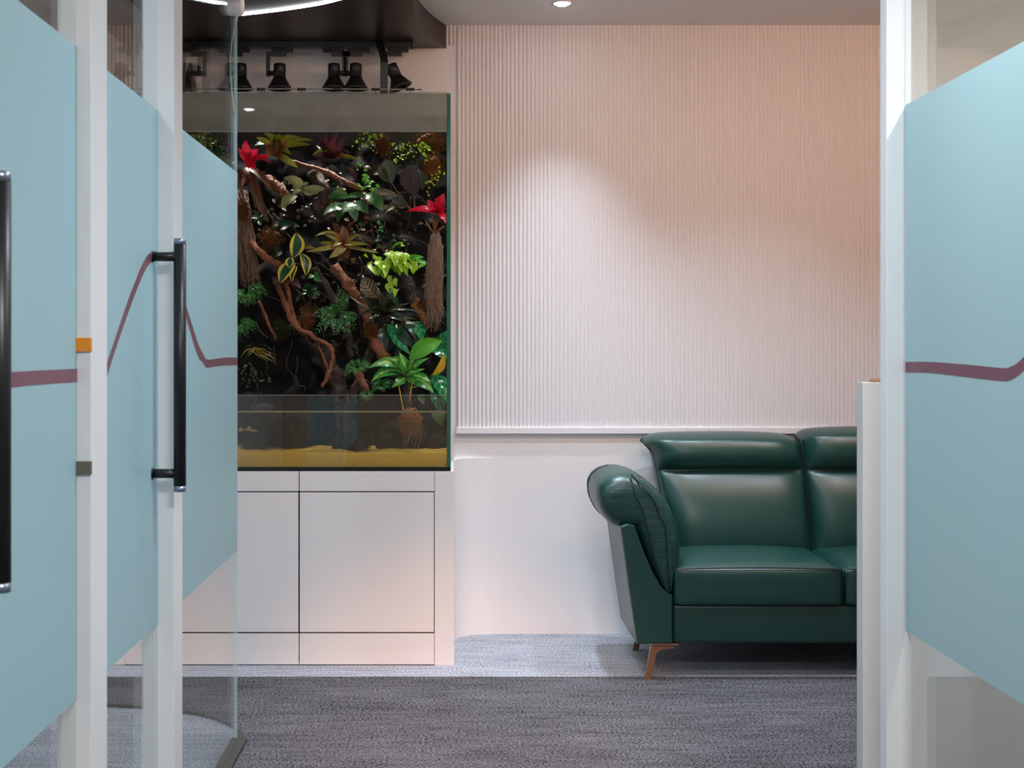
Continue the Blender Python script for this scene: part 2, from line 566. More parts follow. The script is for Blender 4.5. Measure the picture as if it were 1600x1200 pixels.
def glass_door(name, X, y0, y1, zt, side, label):
    """one pane with its frosted film on the passage side (side=+1: film looks to +x)"""
    t = thing(name, label, 'glass door', (X, (y0 + y1) / 2, 0), kind='structure')
    box('glass_pane', X - GT, X + GT, y0, y1, .014, zt, M['glass'], t)
    xf = X + side * (GT + .0012)
    mesh('frosted_film', [V((xf, y0, ZB)), V((xf, y1, ZB)), V((xf, y1, ZT)), V((xf, y0, ZT))], [(0, 1, 2, 3) if side > 0 else (3, 2, 1, 0)], M['film'], t)
    return t

def pull_handle(parent, X, y, zc, length, stand, off, pxlen):
    """long bar held off the glass (towards +x) by two standoffs"""
    z0, z1 = zc - length / 2, zc + length / 2
    xb = X + stand
    h = tube('pull_handle', [V((xb, y, z0 + .014)), V((xb, y, z1 - .014))], .0145, M['black'], parent, n=20)
    for z, s in ((z0, 1), (z1, -1)):
        tube('end_cap', [V((xb, y, z)), V((xb, y, z + s * .014))], .0142, M['steel'], h, n=20)
    for z in (z0 + off, z1 - off):
        tube('standoff', [V((X + GT, y, z)), V((xb, y, z))], .011, M['black'], h, n=14)
        tube('flange', [V((X + GT, y, z)), V((X + GT + .004, y, z))], .014, M['black'], h, n=14)
    return h

d1 = glass_door('door_1', X0, 1.25, 2.50, 2.4, 1, 'nearest left glass door with frosted band, cut off by the left edge')
d2 = glass_door('door_2', X0, 2.615, 3.18, 2.4, 1, 'left frosted glass door with the whole black pull handle in view')
d3 = glass_door('door_3', X0, 3.277, 4.325, 2.37, 1, 'far left frosted glass panel with a free polished edge before the terrarium')
d4 = glass_door('door_4', X1, 1.25, 3.12, 2.4, -1, 'right frosted glass door beside the white post')
box('polished_edge', X0 - GT, X0 + GT, 4.325, 4.328, .014, 2.37, M['glass_edge'], d3)
pull_handle(d2, X0, 3.118, EYE - (570.5 - CY) / 671, 395 / 671, .0705, .042, 0)
pull_handle(d1, X0, 1.895, EYE - (596.5 - CY) / 1104.5, 657 / 1104.5, .0705, .042, 0)
stripe(d1, X0, GT + .002, [(-560, 600, 680), (-200, 590, 640), (12, 581, 606), (60, 578.5, 601), (117, 576, 597)])
stripe(d2, X0, GT + .002, [(140, 630, 660), (169, 546, 566), (190, 484, 504), (205, 443, 463), (216, 416, 436), (226, 399, 416), (234, 393.5, 409), (242, 393, 404)])
stripe(d3, X0, GT + .002, [(272, 440, 460), (285, 473, 492), (291, 491, 511), (305, 535, 556), (313, 552, 566), (319, 561.5, 574.5), (330, 561, 573), (350, 558.5, 571), (368, 558.5, 570.5)])
stripe(d4, X1, -GT - .002, [(1416, 565.5, 582), (1460, 565.5, 583), (1520, 570, 590), (1572, 575, 595.5), (1584, 573, 594), (1600, 563, 584), (1640, 520, 545), (1720, 430, 465), (2100, 400, 450)])

# header rail above the left panes with the end clamp of the free panel
hr = tag(box('trim_4', X0 - .03, X0 + .03, 3.277, 4.25, 2.37, 2.44, M['white'], None, bev=.002), 'white header rail along the top of the far left glass panel', 'header rail', kind='structure')
c = on_plane(366, 8, X0)
lathe('edge_clamp', [(0, .0), (0, .030), (.006, .036), (.05, .036), (.056, .030), (.056, 0)], (X0 - .028, 4.30, 2.375), (X0 + .03, 4.30, 2.375), M['white'], hr, n=24)
box('clamp_arm', X0 - .014, X0 + .014, 4.22, 4.30, 2.378, 2.43, M['black'], hr)
# loose strand of edge sealing hanging beside the polished edge
sp = spline([P(367, 22, 4.318), P(358, 62, 4.318), P(355, 95, 4.318), P(356, 125, 4.318), P(361, 178, 4.318)], 5)
st = tube('seal_strand', [p + V((.010, 0, 0)) for p in sp], .0022, M['strand'], None, n=6)
tag(st, 'thin loose clear strand hanging at the top of the polished glass edge', 'strand')

# low grey partition at the right
pt = thing('low_partition', 'low grey stone-look partition hiding the right end of the sofa', 'partition', (1.5, 3.4, 0))
box('panel', 1.013, 2.0, 3.35, 3.40, 0, 1.188, M['grey_pan'], pt, bev=.002)
box('cap', 1.045, 2.0, 3.352, 3.398, 1.188, 1.196, M['oak'], pt)

tag(box('wall_partition', 1.10, XR, 3.402, 3.46, 0, CEIL, M['wall_grey']), 'plain grey cross wall seen through the right glass door', 'wall', kind='structure')

# ------------------------------------------------------------------ ceiling lamps
for x, y, w, deg, lab in DOWN:
    t = thing('downlight', lab, 'downlight', (x, y, CEIL))
    lathe('trim_ring', [(0, .046), (.004, .046), (.004, .030), (.001, .029)], (x, y, CEIL), (x, y, CEIL - .01), M['white'], t, n=24)
    lathe('lens', [(0, .0), (0, .029), (.004, .028), (.010, .020), (.012, .008), (.012, 0)], (x, y, CEIL), (x, y, CEIL - .01), M['lamp'], t, n=20)
t = thing('ceiling_panel_light', 'flat rectangular ceiling light above the viewer', 'ceiling light', (.45, .3, CEIL))
bm = bmesh.new()
for a in ((.03, .87, .03, .05), (.03, .87, .55, .57), (.03, .05, .05, .55), (.85, .87, .05, .55)):
    bm_box(bm, a[0], a[1], a[2], a[3], CEIL - .028, CEIL)
fin('frame', bm, M['white'], t)
box('diffuser', .05, .85, .05, .55, CEIL - .02, CEIL - .001, M['panel_glow'], t)
t = thing('added_spotlight', 'unseen spotlight body added for the warm beam behind the viewer', 'spotlight', (.2, -.76, CEIL))  # fixture body added around the unseen warm beam
dv = (V((.05, 4.5, 0)) - V((.2, -.7, 2.6))).normalized()
lathe('head', [(-.13, .0), (-.13, .035), (-.02, .042), (-.02, .036), (-.06, .03)], V((.2, -.7, 2.6)), V((.2, -.7, 2.6)) + dv, M['white'], t, n=20)
tube('stem', [V((.2, -.7, 2.6)) - dv * .09, V((.2, -.7, 2.6)) - dv * .09 + V((0, 0, .0584))], .008, M['white'], t, n=8)
t = thing('warm_fill_fixture', 'slim warm fill light added on the ceiling in front of the sofa', 'ceiling light', (1.3, 4.1, CEIL))  # unseen fixture added to carry the warm fill
box('housing', -.02, 2.62, 4.06, 4.14, CEIL - .03, CEIL, M['white'], t)
box('diffuser', 0, 2.6, 4.075, 4.125, CEIL - .04, CEIL - .03, M['warmfill'], t)

# ------------------------------------------------------------------ cabinet
CF = 5.36
CS = F / CF
def cx(px): return (px - CX) / CS
def cz(py): return EYE - (py - CY) / CS
cab = thing('cabinet', 'white base cabinet with flush doors under the terrarium', 'cabinet', (-.8, 5.6, 0))
CR, CL, CT = cx(709.5), -1.66, cz(736.5)
box('body', CL, CR - .002, CF + .018, 5.925, 0, CT - .002, M['white_lam'], cab)
G = .0022
seams = [CL, -1.177, cx(467), cx(679)]
for i in range(3):
    a, b = seams[i] + (G if i else 0), seams[i + 1] - G
    box('top_rail', a + G * .2, b + G * .4, CF, CF + .0175, cz(767.5), CT, M['white_lam'], cab, bev=.001)
    box('door', a + G * .6, b - G * .2, CF - .001, CF + .017, cz(987.5), cz(769.5), M['white_lam'], cab, bev=.001)
    box('plinth', a + G * .2, b + G * .4, CF, CF + .0175, .004, cz(990), M['white_lam'], cab, bev=.001)
    box('reveal', a - .004, b + .004, CF + .0172, CF + .0182, .01, CT - .004, M['gap'], cab)
box('end_stile', seams[3] + .0005, CR, CF, CF + .03, 0.0, CT, M['white_lam'], cab, bev=.001)

# ------------------------------------------------------------------ terrarium tank
TR, TL, TF, TB = cx(704), -1.64, CF + .004, 5.90
TZ0, TZ1 = CT, cz(146)
tk = thing('terrarium', 'tall planted glass terrarium with shallow water on the white cabinet', 'terrarium', (-.8, 5.63, TZ0))
g = .012
box('base_frame', TL, TR, TF, TB, TZ0, TZ0 + .017, M['silicone'], tk)
box('base_glass', TL + .001, TR - .001, TF - .0015, TF + .012, TZ0 + .004, TZ0 + .012, M['glass_edge'], tk).data.materials[0] = M['silicone']
box('lower_front_pane', TL, TR - g, TF, TF + .008, TZ0 + .017, cz(617.5), M['lowglass'], tk)
box('lower_pane_rim', TL, TR - g, TF - .0005, TF + .0085, cz(617.8), cz(617), M['rim'], tk)
box('upper_front_pane', TL, TR - g, TF, TF + .008, cz(205), TZ1, M['fog'], tk)
box('upper_pane_rim', TL, TR - g, TF - .0005, TF + .0085, cz(205.8), cz(204.6), M['rim'], tk)
box('side_pane', TR - g, TR, TF + .004, TB, TZ0 + .017, TZ1, M['tankglass'], tk)
box('side_pane_edge', TR - g - .003, TR, TF - .001, TF + .006, TZ0 + .017, TZ1, M['green_edge'], tk)
box('left_pane', TL, TL + g, TF + .009, TB, TZ0 + .017, TZ1, M['tankglass'], tk)
box('rear_pane', TL + g, TR - g, TB - .008, TB, TZ0 + .017, TZ1, M['blackm'], tk)
box('top_brace', TL, TR, TF + .001, TF + .05, TZ1 - .0005, TZ1 + .007, M['glass_edge'], tk).data.materials[0] = M['tankglass']

def fbm(p, sc, o=3):
    return noise.fractal(V(p) * sc, 1.0, 2.0, o)

# dark foam rear wall with relief
nx, nz_ = 90, 84
vs, fs = [], []
xa, xb_, za, zb_ = TL + g + .002, TR - g - .002, TZ0 + .02, cz(196)
for j in range(nz_ + 1):
    for i in range(nx + 1):
        x = xa + (xb_ - xa) * i / nx
        z = za + (zb_ - za) * j / nz_
        vs.append(V((x, 5.86 - .045 * abs(fbm((x, 0, z), 9)) - .03 * max(0, fbm((x, 5, z), 4)), z)))
for j in range(nz_):
    for i in range(nx):
        a = j * (nx + 1) + i
        fs.append((a, a + 1, a + nx + 2, a + nx + 1))
mesh('foam_background', vs, fs, M['back'], tk, smooth=True)

# sand bed
nx, ny = 70, 16
vs, fs = [], []
for j in range(ny + 1):
    for i in range(nx + 1):
        x = xa + (xb_ - xa) * i / nx
        y = TF + .009 + (5.86 - TF - .009) * j / ny
        k = j / ny
        vs.append(V((x, y, TZ0 + .072 - .008 * k + .016 * min(1, k * 3) * fbm((x, y, 3), 6))))
n0 = len(vs)
for i in range(nx + 1):
    x = xa + (xb_ - xa) * i / nx
    vs.append(V((x, TF + .009, TZ0 + .017)))
for j in range(ny):
    for i in range(nx):
        a = j * (nx + 1) + i
        fs.append((a, a + 1, a + nx + 2, a + nx + 1))
for i in range(nx):
    fs.append((n0 + i, n0 + i + 1, i + 1, i))
so = mesh('sand_bed', vs, fs, M['sand'], None, smooth=True)
tag(so, 'yellow sand spread over the bottom of the terrarium', 'sand', kind='stuff')
wt = box('water', xa, xb_, TF + .0085, 5.845, TZ0 + .018, cz(643), M['water'])
tag(wt, 'shallow clear water in the bottom of the terrarium', 'water', kind='stuff')

box('reflection_strip', xa, xb_, TF + .0082, TF + .0092, cz(645), cz(642), M['sand_glint'], wt)  # tan strip drawn in place of the sand's reflection at the surface
for px_ in (560, 577, 594):
    X_ = (px_ - CX) / (F / 5.5)
    box('divider_pane', X_ - .0015, X_ + .0015, 5.42, 5.6, TZ0 + .07, cz(617.5), M['tankglass'], tk)

# ------------------------------------------------------------------ sofa
SF = 5.13
sofa = thing('sofa', 'dark green leather sofa with copper legs against the back wall', 'sofa', (1.48, 5.5, 0))
SS = F / SF
def sx(px): return (px - CX) / SS
def sz(py): return EYE - (py - CY) / SS
SXL, SXM, SXR = .828, 1.483, 2.138
box('base', SXL, SXR, SF + .02, 5.86, .135, sz(946), M['leather'], sofa, bev=.014, seg=3, smooth=True)

def soft_box(name, x0, x1, y0, y1, z0, z1, mat, parent, crown=.02, bulge=.006, r=.02, res=18):
    bm = bmesh.new()
    bm_box(bm, x0, x1, y0, y1, z0, z1)
    bmesh.ops.subdivide_edges(bm, edges=bm.edges, cuts=res, use_grid_fill=True)
    for v in bm.verts:
        u = (v.co.x - x0) / (x1 - x0) * 2 - 1
        w = (v.co.y - y0) / (y1 - y0) * 2 - 1
        h = (v.co.z - z0) / (z1 - z0) * 2 - 1
        eu, ew, eh = [max(0, 1 - abs(q) ** 4) for q in (u, w, h)]
        co = v.co.copy()
        if h > .98:
            co.z += crown * (max(0, 1 - u * u) ** .6) * (max(0, 1 - w * w) ** .5)
        co.y += -bulge * eu * eh if w < -.98 else 0
        # round the corners: superellipse pull
        hx, hy, hz = (x1 - x0) / 2, (y1 - y0) / 2, (z1 - z0) / 2
        d = [max(0, abs(q) * s - (s - r)) for q, s in ((u, hx), (w, hy), (h, hz))]
        L = math.sqrt(sum(q * q for q in d))
        if L > r:
            for k, (q, dd) in enumerate(((u, d[0]), (w, d[1]), (h, d[2]))):
                co[k] -= (1 if q > 0 else -1) * dd * (1 - r / L)
        v.co = co
    return fin(name, bm, mat, parent, True)

for a, b, nm in ((SXL + .002, SXM - .002, 0), (SXM + .002, SXR - .002, 1)):
    sc_ = soft_box('seat_cushion', a, b, SF, 5.66, sz(948), sz(889), M['leather'], sofa, crown=.035, bulge=.005, r=.016)
    pp = [V((a + .008, SF + .001, sz(889) - .004))] + [V((a + .012 + (b - a - .024) * i / 12, SF + .0005, sz(889) - .001 + .006 * math.sin(PI * i / 12))) for i in range(13)] + [V((b - .008, SF + .001, sz(889) - .004))]
    tube('front_piping', pp, .0034, M['piping'], sc_, n=6)
    tube('corner_piping', [V((b - .004, SF + .004, sz(889))), V((b - .003, SF + .002, sz(900))), V((b - .003, SF + .003, sz(944)))], .0028, M['piping'], sc_, n=6)

def back_cushion(x0t, x1t, x0b, x1b, ztop, name='back_cushion', flare=.03):
    zb = .40
    zcr = .752
    nu, nv = 44, 60
    vs, fs = [], []
    def depth(v, u):
        # front surface, v = 0 seat .. 1 top
        z = zb + (ztop - zb) * v
        lean = 5.60 + .13 * v
        e = max(0., 1 - abs(u) ** 6)
        c = (zcr - zb) / (ztop - zb)
        lower = .055 * math.sin(PI * min(1, max(0, v / c))) ** .55 if v < c else 0
        upper = .068 * math.sin(PI * min(1, max(0, (v - c) / (1.0 - c) * .86))) ** .6 if v >= c else 0
        tuck = .010 * math.exp(-((v - c) / .012) ** 2)
        fade = max(0., 1 - (max(0, abs(u) - .90) / .10))
        base = .045 * math.sin(PI * min(1, v * .97)) ** .5
        bulge = (lower + upper - tuck) * fade + base * (1 - fade)
        rb = 0
        if v > .95:
            rb = .075 * ((v - .95) / .05) ** 2
        return lean - bulge * (e ** .5) + rb + (1 - e) * .03
    for j in range(nv + 1):
        v = j / nv
        for i in range(nu + 1):
            u = i / nu * 2 - 1
            u = math.copysign(abs(u) ** .85, u)
            w = v
            a = x0b + (x0t - x0b) * (w ** 1.0) - (flare * max(0, v - .86) / .14 if x0t < 1.2 else flare * .5 * max(0, v - .9) / .1)
            b = x1b + (x1t - x1b) * w + 0 * v
            sag = (.010 * u * u + .030 * abs(u) ** 12) * (v > .5) * (max(0, v - .5) * 2) ** 3
            vs.append(V((a + (b - a) * (u + 1) / 2, depth(v, u), zb + (ztop - zb) * v - sag)))
    nf = len(vs)
    for j in range(nv + 1):
        for i in range(nu + 1):
            p = vs[j * (nu + 1) + i]
            vs.append(V((p.x, 5.72 + .15 * j / nv, p.z)))
    R = nu + 1
    for j in range(nv):
        for i in range(nu):
            a = j * R + i
            fs.append((a, a + 1, a + R + 1, a + R))
            fs.append((nf + a, nf + a + R, nf + a + R + 1, nf + a + 1))
    for i in range(nu):
        fs.append((i, nf + i, nf + i + 1, i + 1))
        a = nv * R + i
        fs.append((a, a + 1, nf + a + 1, nf + a))
    for j in range(nv):
        a = j * R
        fs.append((a, a + R, nf + a + R, nf + a))
        a = j * R + nu
        fs.append((a, nf + a, nf + a + R, a + R))
    o = mesh(name, vs, fs, M['leather'], sofa, True)
    for side in (0, nu):
        pl = [vs[j * R + side] + V((0, .004, 0)) for j in range(0, nv + 1, 3)]
        tube('side_piping', pl, .0035, M['piping'], o, n=6)
    return o

back_cushion(.826, 1.468, .90, 1.492, .906)
back_cushion(1.474, 2.135, 1.497, 2.06, .928, flare=.0)

def arm(mir):
    mx = lambda x: x if not mir else (2 * SXM - x)
    def pr(name, outline, y0, y1, bev):
        ol = [(mx(a), b) for a, b in outline]
        return prism(name, ol, y0, y1, M['leather'], sofa, bev=bev, smooth=False)
    f = [(995, 1007), (982, 920), (969, 822), (979, 818), (990, 820), (1004, 858), (1020, 894), (1034, 918), (1044, 927), (1051.5, 930), (1051.5, 1006)]
    ol = [(sx(a), sz(b)) for a, b in f]
    # shell: front outline swept back, narrowing slightly
    vs, fs = [], []
    ys = [SF - .004, SF + .004, SF + .02, 5.3, 5.5, 5.62, 5.66]
    ks = [.93, .985, 1, 1, 1, 1, .97]
    cxm = sum(a for a, b in ol) / len(ol)
    czm = sum(b for a, b in ol) / len(ol)
    n = len(ol)
    for y, k in zip(ys, ks):
        for a, b in ol:
            vs.append(V((mx(cxm + (a - cxm) * k), y, czm + (b - czm) * (1 - (1 - k) * .4))))
    for r in range(len(ys) - 1):
        for i in range(n):
            fs.append((r * n + i, r * n + (i + 1) % n, (r + 1) * n + (i + 1) % n, (r + 1) * n + i))
    fs += [tuple(range(n))[::-1], tuple((len(ys) - 1) * n + i for i in range(n))]
    bm = bmesh.new()
    bv = [bm.verts.new(v) for v in vs]
    for q in fs:
        bm.faces.new([bv[i] for i in q])
    fin('arm_shell', bm, M['leather'], sofa)
    # draped arm pillow
    f = [(984, 826), (972, 829), (955, 822), (941, 803), (934, 781), (937, 761), (950, 747), (968, 741), (988, 741), (1010, 750), (1032, 768), (1050, 793), (1063, 825), (1068, 856), (1063, 890), (1054, 918), (1047, 930), (1037, 922), (1022, 896), (1008, 866), (996, 838)]
    ol = [V((sx(a), 0, sz(b))) for a, b in f]
    ol = spline(ol + [ol[0]], 3)[:-1]
    # medial line of the roll, from outer lobe to the tip beside the seat
    med = spline([V((sx(a), 0, sz(b))) for a, b in [(958, 785), (985, 775), (1012, 800), (1030, 845), (1042, 895), (1047, 925)]], 8)
    def near(p):
        return min(med, key=lambda q: (q - p).length)
    ys = [SF + .004, SF + .008, SF + .02, SF + .045, SF + .09, 5.35, 5.5, 5.62, 5.68, 5.70]
    ks = [.30, .52, .74, .90, .985, 1.0, 1.0, .92, .7, .3]
    vs, fs = [], []
    n = len(ol)
    for y, k in zip(ys, ks):
        for i, p in enumerate(ol):
            q = near(p)
            kk = k
            w = q + (p - q) * kk
            wr = .0035 * math.sin(i * 2.1 + y * 40) * (1 if k > .7 else .3)
            vs.append(V((mx(w.x + wr * (p - q).x * 4), y, w.z)))
    for r in range(len(ys) - 1):
        for i in range(n):
            fs.append((r * n + i, r * n + (i + 1) % n, (r + 1) * n + (i + 1) % n, (r + 1) * n + i))
    fs += [tuple(range(n)), tuple((len(ys) - 1) * n + i for i in range(n))]
    bm = bmesh.new()
    bv = [bm.verts.new(v) for v in vs]
    for q in fs:
        bm.faces.new([bv[i] for i in q])
    o = fin('arm_pillow', bm, M['leather_soft'], sofa, True)
    for sm in ([(986, 745), (992, 772), (1004, 797), (1012, 830), (1022, 875), (1034, 907), (1045, 928)],
               [(989, 743), (1003, 758), (1022, 783), (1031, 806), (1040, 826), (1043, 870), (1047, 927)]):
        pl = []
        for a, b in sm:
            p = V((sx(a), 0, sz(b)))
            q = near(p)
            edgep = min(ol, key=lambda w: (w - p).length)
            k = (p - q).length / max(1e-4, ((p - q).length + (edgep - p).length))
            y = SF + .004
            for (y_, k_) in zip(ys[:5], ks[:5]):
                if k > k_:
                    y = y_
            pl.append(V((mx(p.x), y - .001, p.z)))
        tube('seam_piping', spline(pl, 4), .0028, M['piping'], o, n=6)
    # outer rear rim piping
    pl = [V((mx(sx(a)), 5.52, sz(b))) for a, b in [(972, 829), (955, 822), (941, 803), (934, 781), (937, 761), (950, 747), (968, 741)]]
    tube('rim_piping', spline(pl, 4), .0035, M['piping'], o, n=6)

arm(False)
arm(True)

def sofa_leg(x, y, s, fy):
    L = bmesh.new()
    bm_box(L, x - .045, x + .055, y - .02, y + .05, .126, .136, .002)
    prof = [(x + s * .03, .126), (x + s * .045, .118), (x - s * .01, .112), (x - s * .028, .098), (x - s * .052, .0), (x - s * .075, .0), (x - s * .048, .126)]
    A = [L.verts.new(V((a, y - .012 - (.126 - b) * fy, b))) for a, b in prof]
    B = [L.verts.new(V((a, y + .010 - (.126 - b) * fy, b))) for a, b in prof]
    n = len(A)
    for i in range(n):
        L.faces.new((A[i], A[(i + 1) % n], B[(i + 1) % n], B[i]))
    L.faces.new(A[::-1])
    L.faces.new(B)
    fin('leg', L, M['copper'], sofa)
sofa_leg(.792, SF + .03, 1, .12)
sofa_leg(.81, 5.62, 1, -.1)
sofa_leg(2 * SXM - .792, SF + .03, -1, .12)
sofa_leg(2 * SXM - .81, 5.62, -1, -.1)

#PLANTS#
# ------------------------------------------------------------------ plants: leaf materials
def leafmat(name, c1, c2, kind='plain', c3=None, rough=.36, freq=7, trans=.18):
    """u across the blade (-1..1 stored as 0..1), v along it"""
    m, nt, b, o = newmat(name)
    b.inputs['Roughness'].default_value = rough
    uv = N(nt, 'ShaderNodeUVMap')
    sp_ = N(nt, 'ShaderNodeSeparateXYZ')
    nt.links.new(uv.outputs[0], sp_.inputs[0])
    def mth(op, a, bb=None, c=None):
        n = N(nt, 'ShaderNodeMath', operation=op)
        for k, q in enumerate((a, bb, c)):
            if q is None:
                continue
            if isinstance(q, (int, float)):
                n.inputs[k].default_value = q
            else:
                nt.links.new(q, n.inputs[k])
        return n.outputs[0]
    def mixc(fac, a, bb):
        n = N(nt, 'ShaderNodeMix', data_type='RGBA')
        for k, q in ((0, fac), (6, a), (7, bb)):
            if isinstance(q, (tuple, float, int)):
                n.inputs[k].default_value = q
            else:
                nt.links.new(q, n.inputs[k])
        return n.outputs[2]
    au = mth('ABSOLUTE', mth('MULTIPLY_ADD', sp_.outputs[0], 2, -1))
    tc = N(nt, 'ShaderNodeTexCoord')
    nz = N(nt, 'ShaderNodeTexNoise')
    nz.inputs['Scale'].default_value = 45
    nt.links.new(tc.outputs['Object'], nz.inputs['Vector'])
    col = mixc(nz.outputs['Fac'], c1, c2)
    if kind == 'plain':
        rib = mth('LESS_THAN', au, .07)
        col = mixc(mth('MULTIPLY', rib, .5), col, c3 or c2)
    elif kind == 'edge':
        w = mth('MULTIPLY_ADD', nz.outputs['Fac'], .3, .42)
        col = mixc(mth('GREATER_THAN', au, w), col, c3)
    elif kind == 'chevron':
        s = mth('SINE', mth('MULTIPLY', mth('MULTIPLY_ADD', au, -.28, sp_.outputs[1]), freq * 2 * PI))
        rib = mth('LESS_THAN', au, .08)
        f = mth('MAXIMUM', mth('GREATER_THAN', s, .35), rib)
        col = mixc(f, col, c3)
    elif kind == 'centre':
        w = mth('MULTIPLY_ADD', nz.outputs['Fac'], .9, -.22)
        col = mixc(mth('LESS_THAN', au, w), col, c3)
    elif kind == 'base':
        col = mixc(mth('GREATER_THAN', sp_.outputs[1], .45), c3, col)
    nt.links.new(col, b.inputs['Base Color'])
    tl = N(nt, 'ShaderNodeBsdfTranslucent')
    nt.links.new(col, tl.inputs['Color'])
    mx = N(nt, 'ShaderNodeMixShader')
    mx.inputs[0].default_value = trans
    nt.links.new(b.outputs[0], mx.inputs[1])
    nt.links.new(tl.outputs[0], mx.inputs[2])
    nt.links.new(mx.outputs[0], o.inputs['Surface'])
    return m

K = {}
K['red'] = leafmat('bract_red', lin(186, 10, 40), lin(216, 26, 58), rough=.26)
K['brored'] = leafmat('bromeliad_brown', lin(62, 32, 20), lin(96, 56, 30), rough=.36)
K['maroon'] = leafmat('bromeliad_maroon', lin(46, 14, 20), lin(72, 28, 30), rough=.4)
K['olive'] = leafmat('bromeliad_olive', lin(92, 96, 20), lin(134, 128, 34), 'base', lin(116, 76, 34))
K['tan'] = leafmat('bromeliad_tan', lin(128, 86, 48), lin(104, 62, 32))
K['dkgreen'] = leafmat('leaf_dark_green', lin(14, 44, 22), lin(24, 62, 30), rough=.26)
K['green'] = leafmat('leaf_green', lin(26, 78, 28), lin(44, 104, 40))
K['fern'] = leafmat('leaf_fern', lin(32, 94, 30), lin(58, 126, 46))
K['bright'] = leafmat('leaf_bright', lin(72, 148, 38), lin(98, 172, 52), rough=.3)
K['lime'] = leafmat('leaf_lime', lin(112, 164, 16), lin(160, 198, 30), rough=.36)
K['pale'] = leafmat('leaf_pale_net', lin(78, 90, 50), lin(112, 120, 74), 'chevron', lin(138, 144, 100), freq=11)
K['vari'] = leafmat('leaf_variegated', lin(28, 72, 44), lin(44, 90, 58), 'edge', lin(216, 196, 78), rough=.25)
K['cala'] = leafmat('leaf_calathea', lin(22, 32, 24), lin(38, 42, 36), 'chevron', lin(74, 80, 58), rough=.28, freq=8)
K['calap'] = leafmat('leaf_calathea_purple', lin(50, 36, 40), lin(74, 54, 56), 'chevron', lin(34, 26, 28), rough=.28, freq=9)
K['zebra'] = leafmat('leaf_zebra', lin(46, 32, 24), lin(62, 44, 32), 'chevron', lin(134, 116, 88), freq=6)
K['dief'] = leafmat('leaf_dieffenbachia', lin(40, 116, 38), lin(70, 146, 58), 'centre', lin(140, 176, 92), rough=.26)
K['big'] = leafmat('leaf_big_gloss', lin(12, 82, 42), lin(30, 112, 62), 'chevron', lin(54, 134, 84), rough=.16, freq=4)
K['yellow'] = leafmat('leaf_yellow', lin(222, 164, 24), lin(230, 186, 50))
K['strap'] = leafmat('leaf_strap_dark', lin(28, 42, 20), lin(46, 58, 30), 'plain', lin(74, 70, 48), rough=.2)

def leaf_geo(b, t, w, arch=.15, typ='oval', face=None, nl=8, fold=.18, wave=0):
    d = t - b
    L = d.length
    d = d / L
    fv = V(face) if face else V((random.uniform(-.25, .25), -1, random.uniform(.25, .7)))
    s = d.cross(fv)
    if s.length < 1e-3:
        s = d.cross(V((1, 0, 0)))
    s.normalize()
    n = s.cross(d)
    vs, uv, fs = [], [], []
    side = random.uniform(-.16, .16) * L
    drp = random.uniform(0, .14) * L
    twist = random.uniform(-.5, .5)
    us = (-1, -.5, 0, .5, 1)
    for j in range(nl + 1):
        q = j / nl
        if typ == 'oval':
            ww = math.sin(PI * min(1, q * .97 + .02)) ** .75
        elif typ == 'heart':
            ww = (math.sin(PI * (q ** .62) * .98 + .03)) ** .8
        elif typ == 'strap':
            ww = min(1, .55 + q * 1.5) * (1 - q ** 5) ** .8
        elif typ == 'tri':
            ww = (1 - q) ** .7 * min(1, q * 5 + .35)
        else:
            ww = math.sin(PI * q ** .8) ** .9
        ww = max(ww, .03) * w / 2
        c = b + d * (L * q) + n * (arch * L * 4 * q * (1 - q) * .5) + s * (side * 4 * q * (1 - q)) + V((0, 0, -drp * q ** 3))
        for u in us:
            k = 1 + (wave * math.sin(q * 34) if abs(u) == 1 else 0)
            sq_ = s * math.cos(twist * q) + n * math.sin(twist * q)
            vs.append(c + sq_ * (u * ww * k) + n * (abs(u) * ww * fold))
            uv.append(((u + 1) / 2, q))
    m = len(us)
    for j in range(nl):
        for i in range(m - 1):
            a = j * m + i
            fs.append((a, a + 1, a + m + 1, a + m))
    return vs, fs, uv

def leaf(parent, mat, b, t, w, name='leaf', **kw):
    vs, fs, uv = leaf_geo(b, t, w, **kw)
    return mesh(name, vs, fs, mat, parent, True, uv)

DS = F / 5.6          # px per metre around the plants

def plant(name, label, px, cat='plant', group=None):
    return thing(name, label, cat, P(*px), group)

def leaves(t, base, tips, mat, w, D=5.6, dD=-.05, **kw):
    """tips: list of (x, y[, w[, basex, basey]])"""
    for tp in tips:
        bx, by = (tp[3], tp[4]) if len(tp) > 3 else base
        ww = tp[2] if len(tp) > 2 and tp[2] else w
        dd = dD * random.uniform(.4, 1.4)
        leaf(t, mat, P(bx, by, D), P(tp[0], tp[1], D + dd), ww / DS, **kw)

def rosette(t, c, n, r0, r1, mat, w, D=5.6, a0=0, a1=360, sq=1, **kw):
    for i in range(n):
        a = math.radians(a0 + (a1 - a0) * (i + random.uniform(-.3, .3)) / max(1, n - (0 if a1 - a0 == 360 else 1)))
        r = random.uniform(r0, r1)
        leaf(t, mat, P(c[0], c[1], D), P(c[0] + r * math.cos(a), c[1] - r * math.sin(a) * sq, D - random.uniform(.0, .09)), w / DS, **kw)

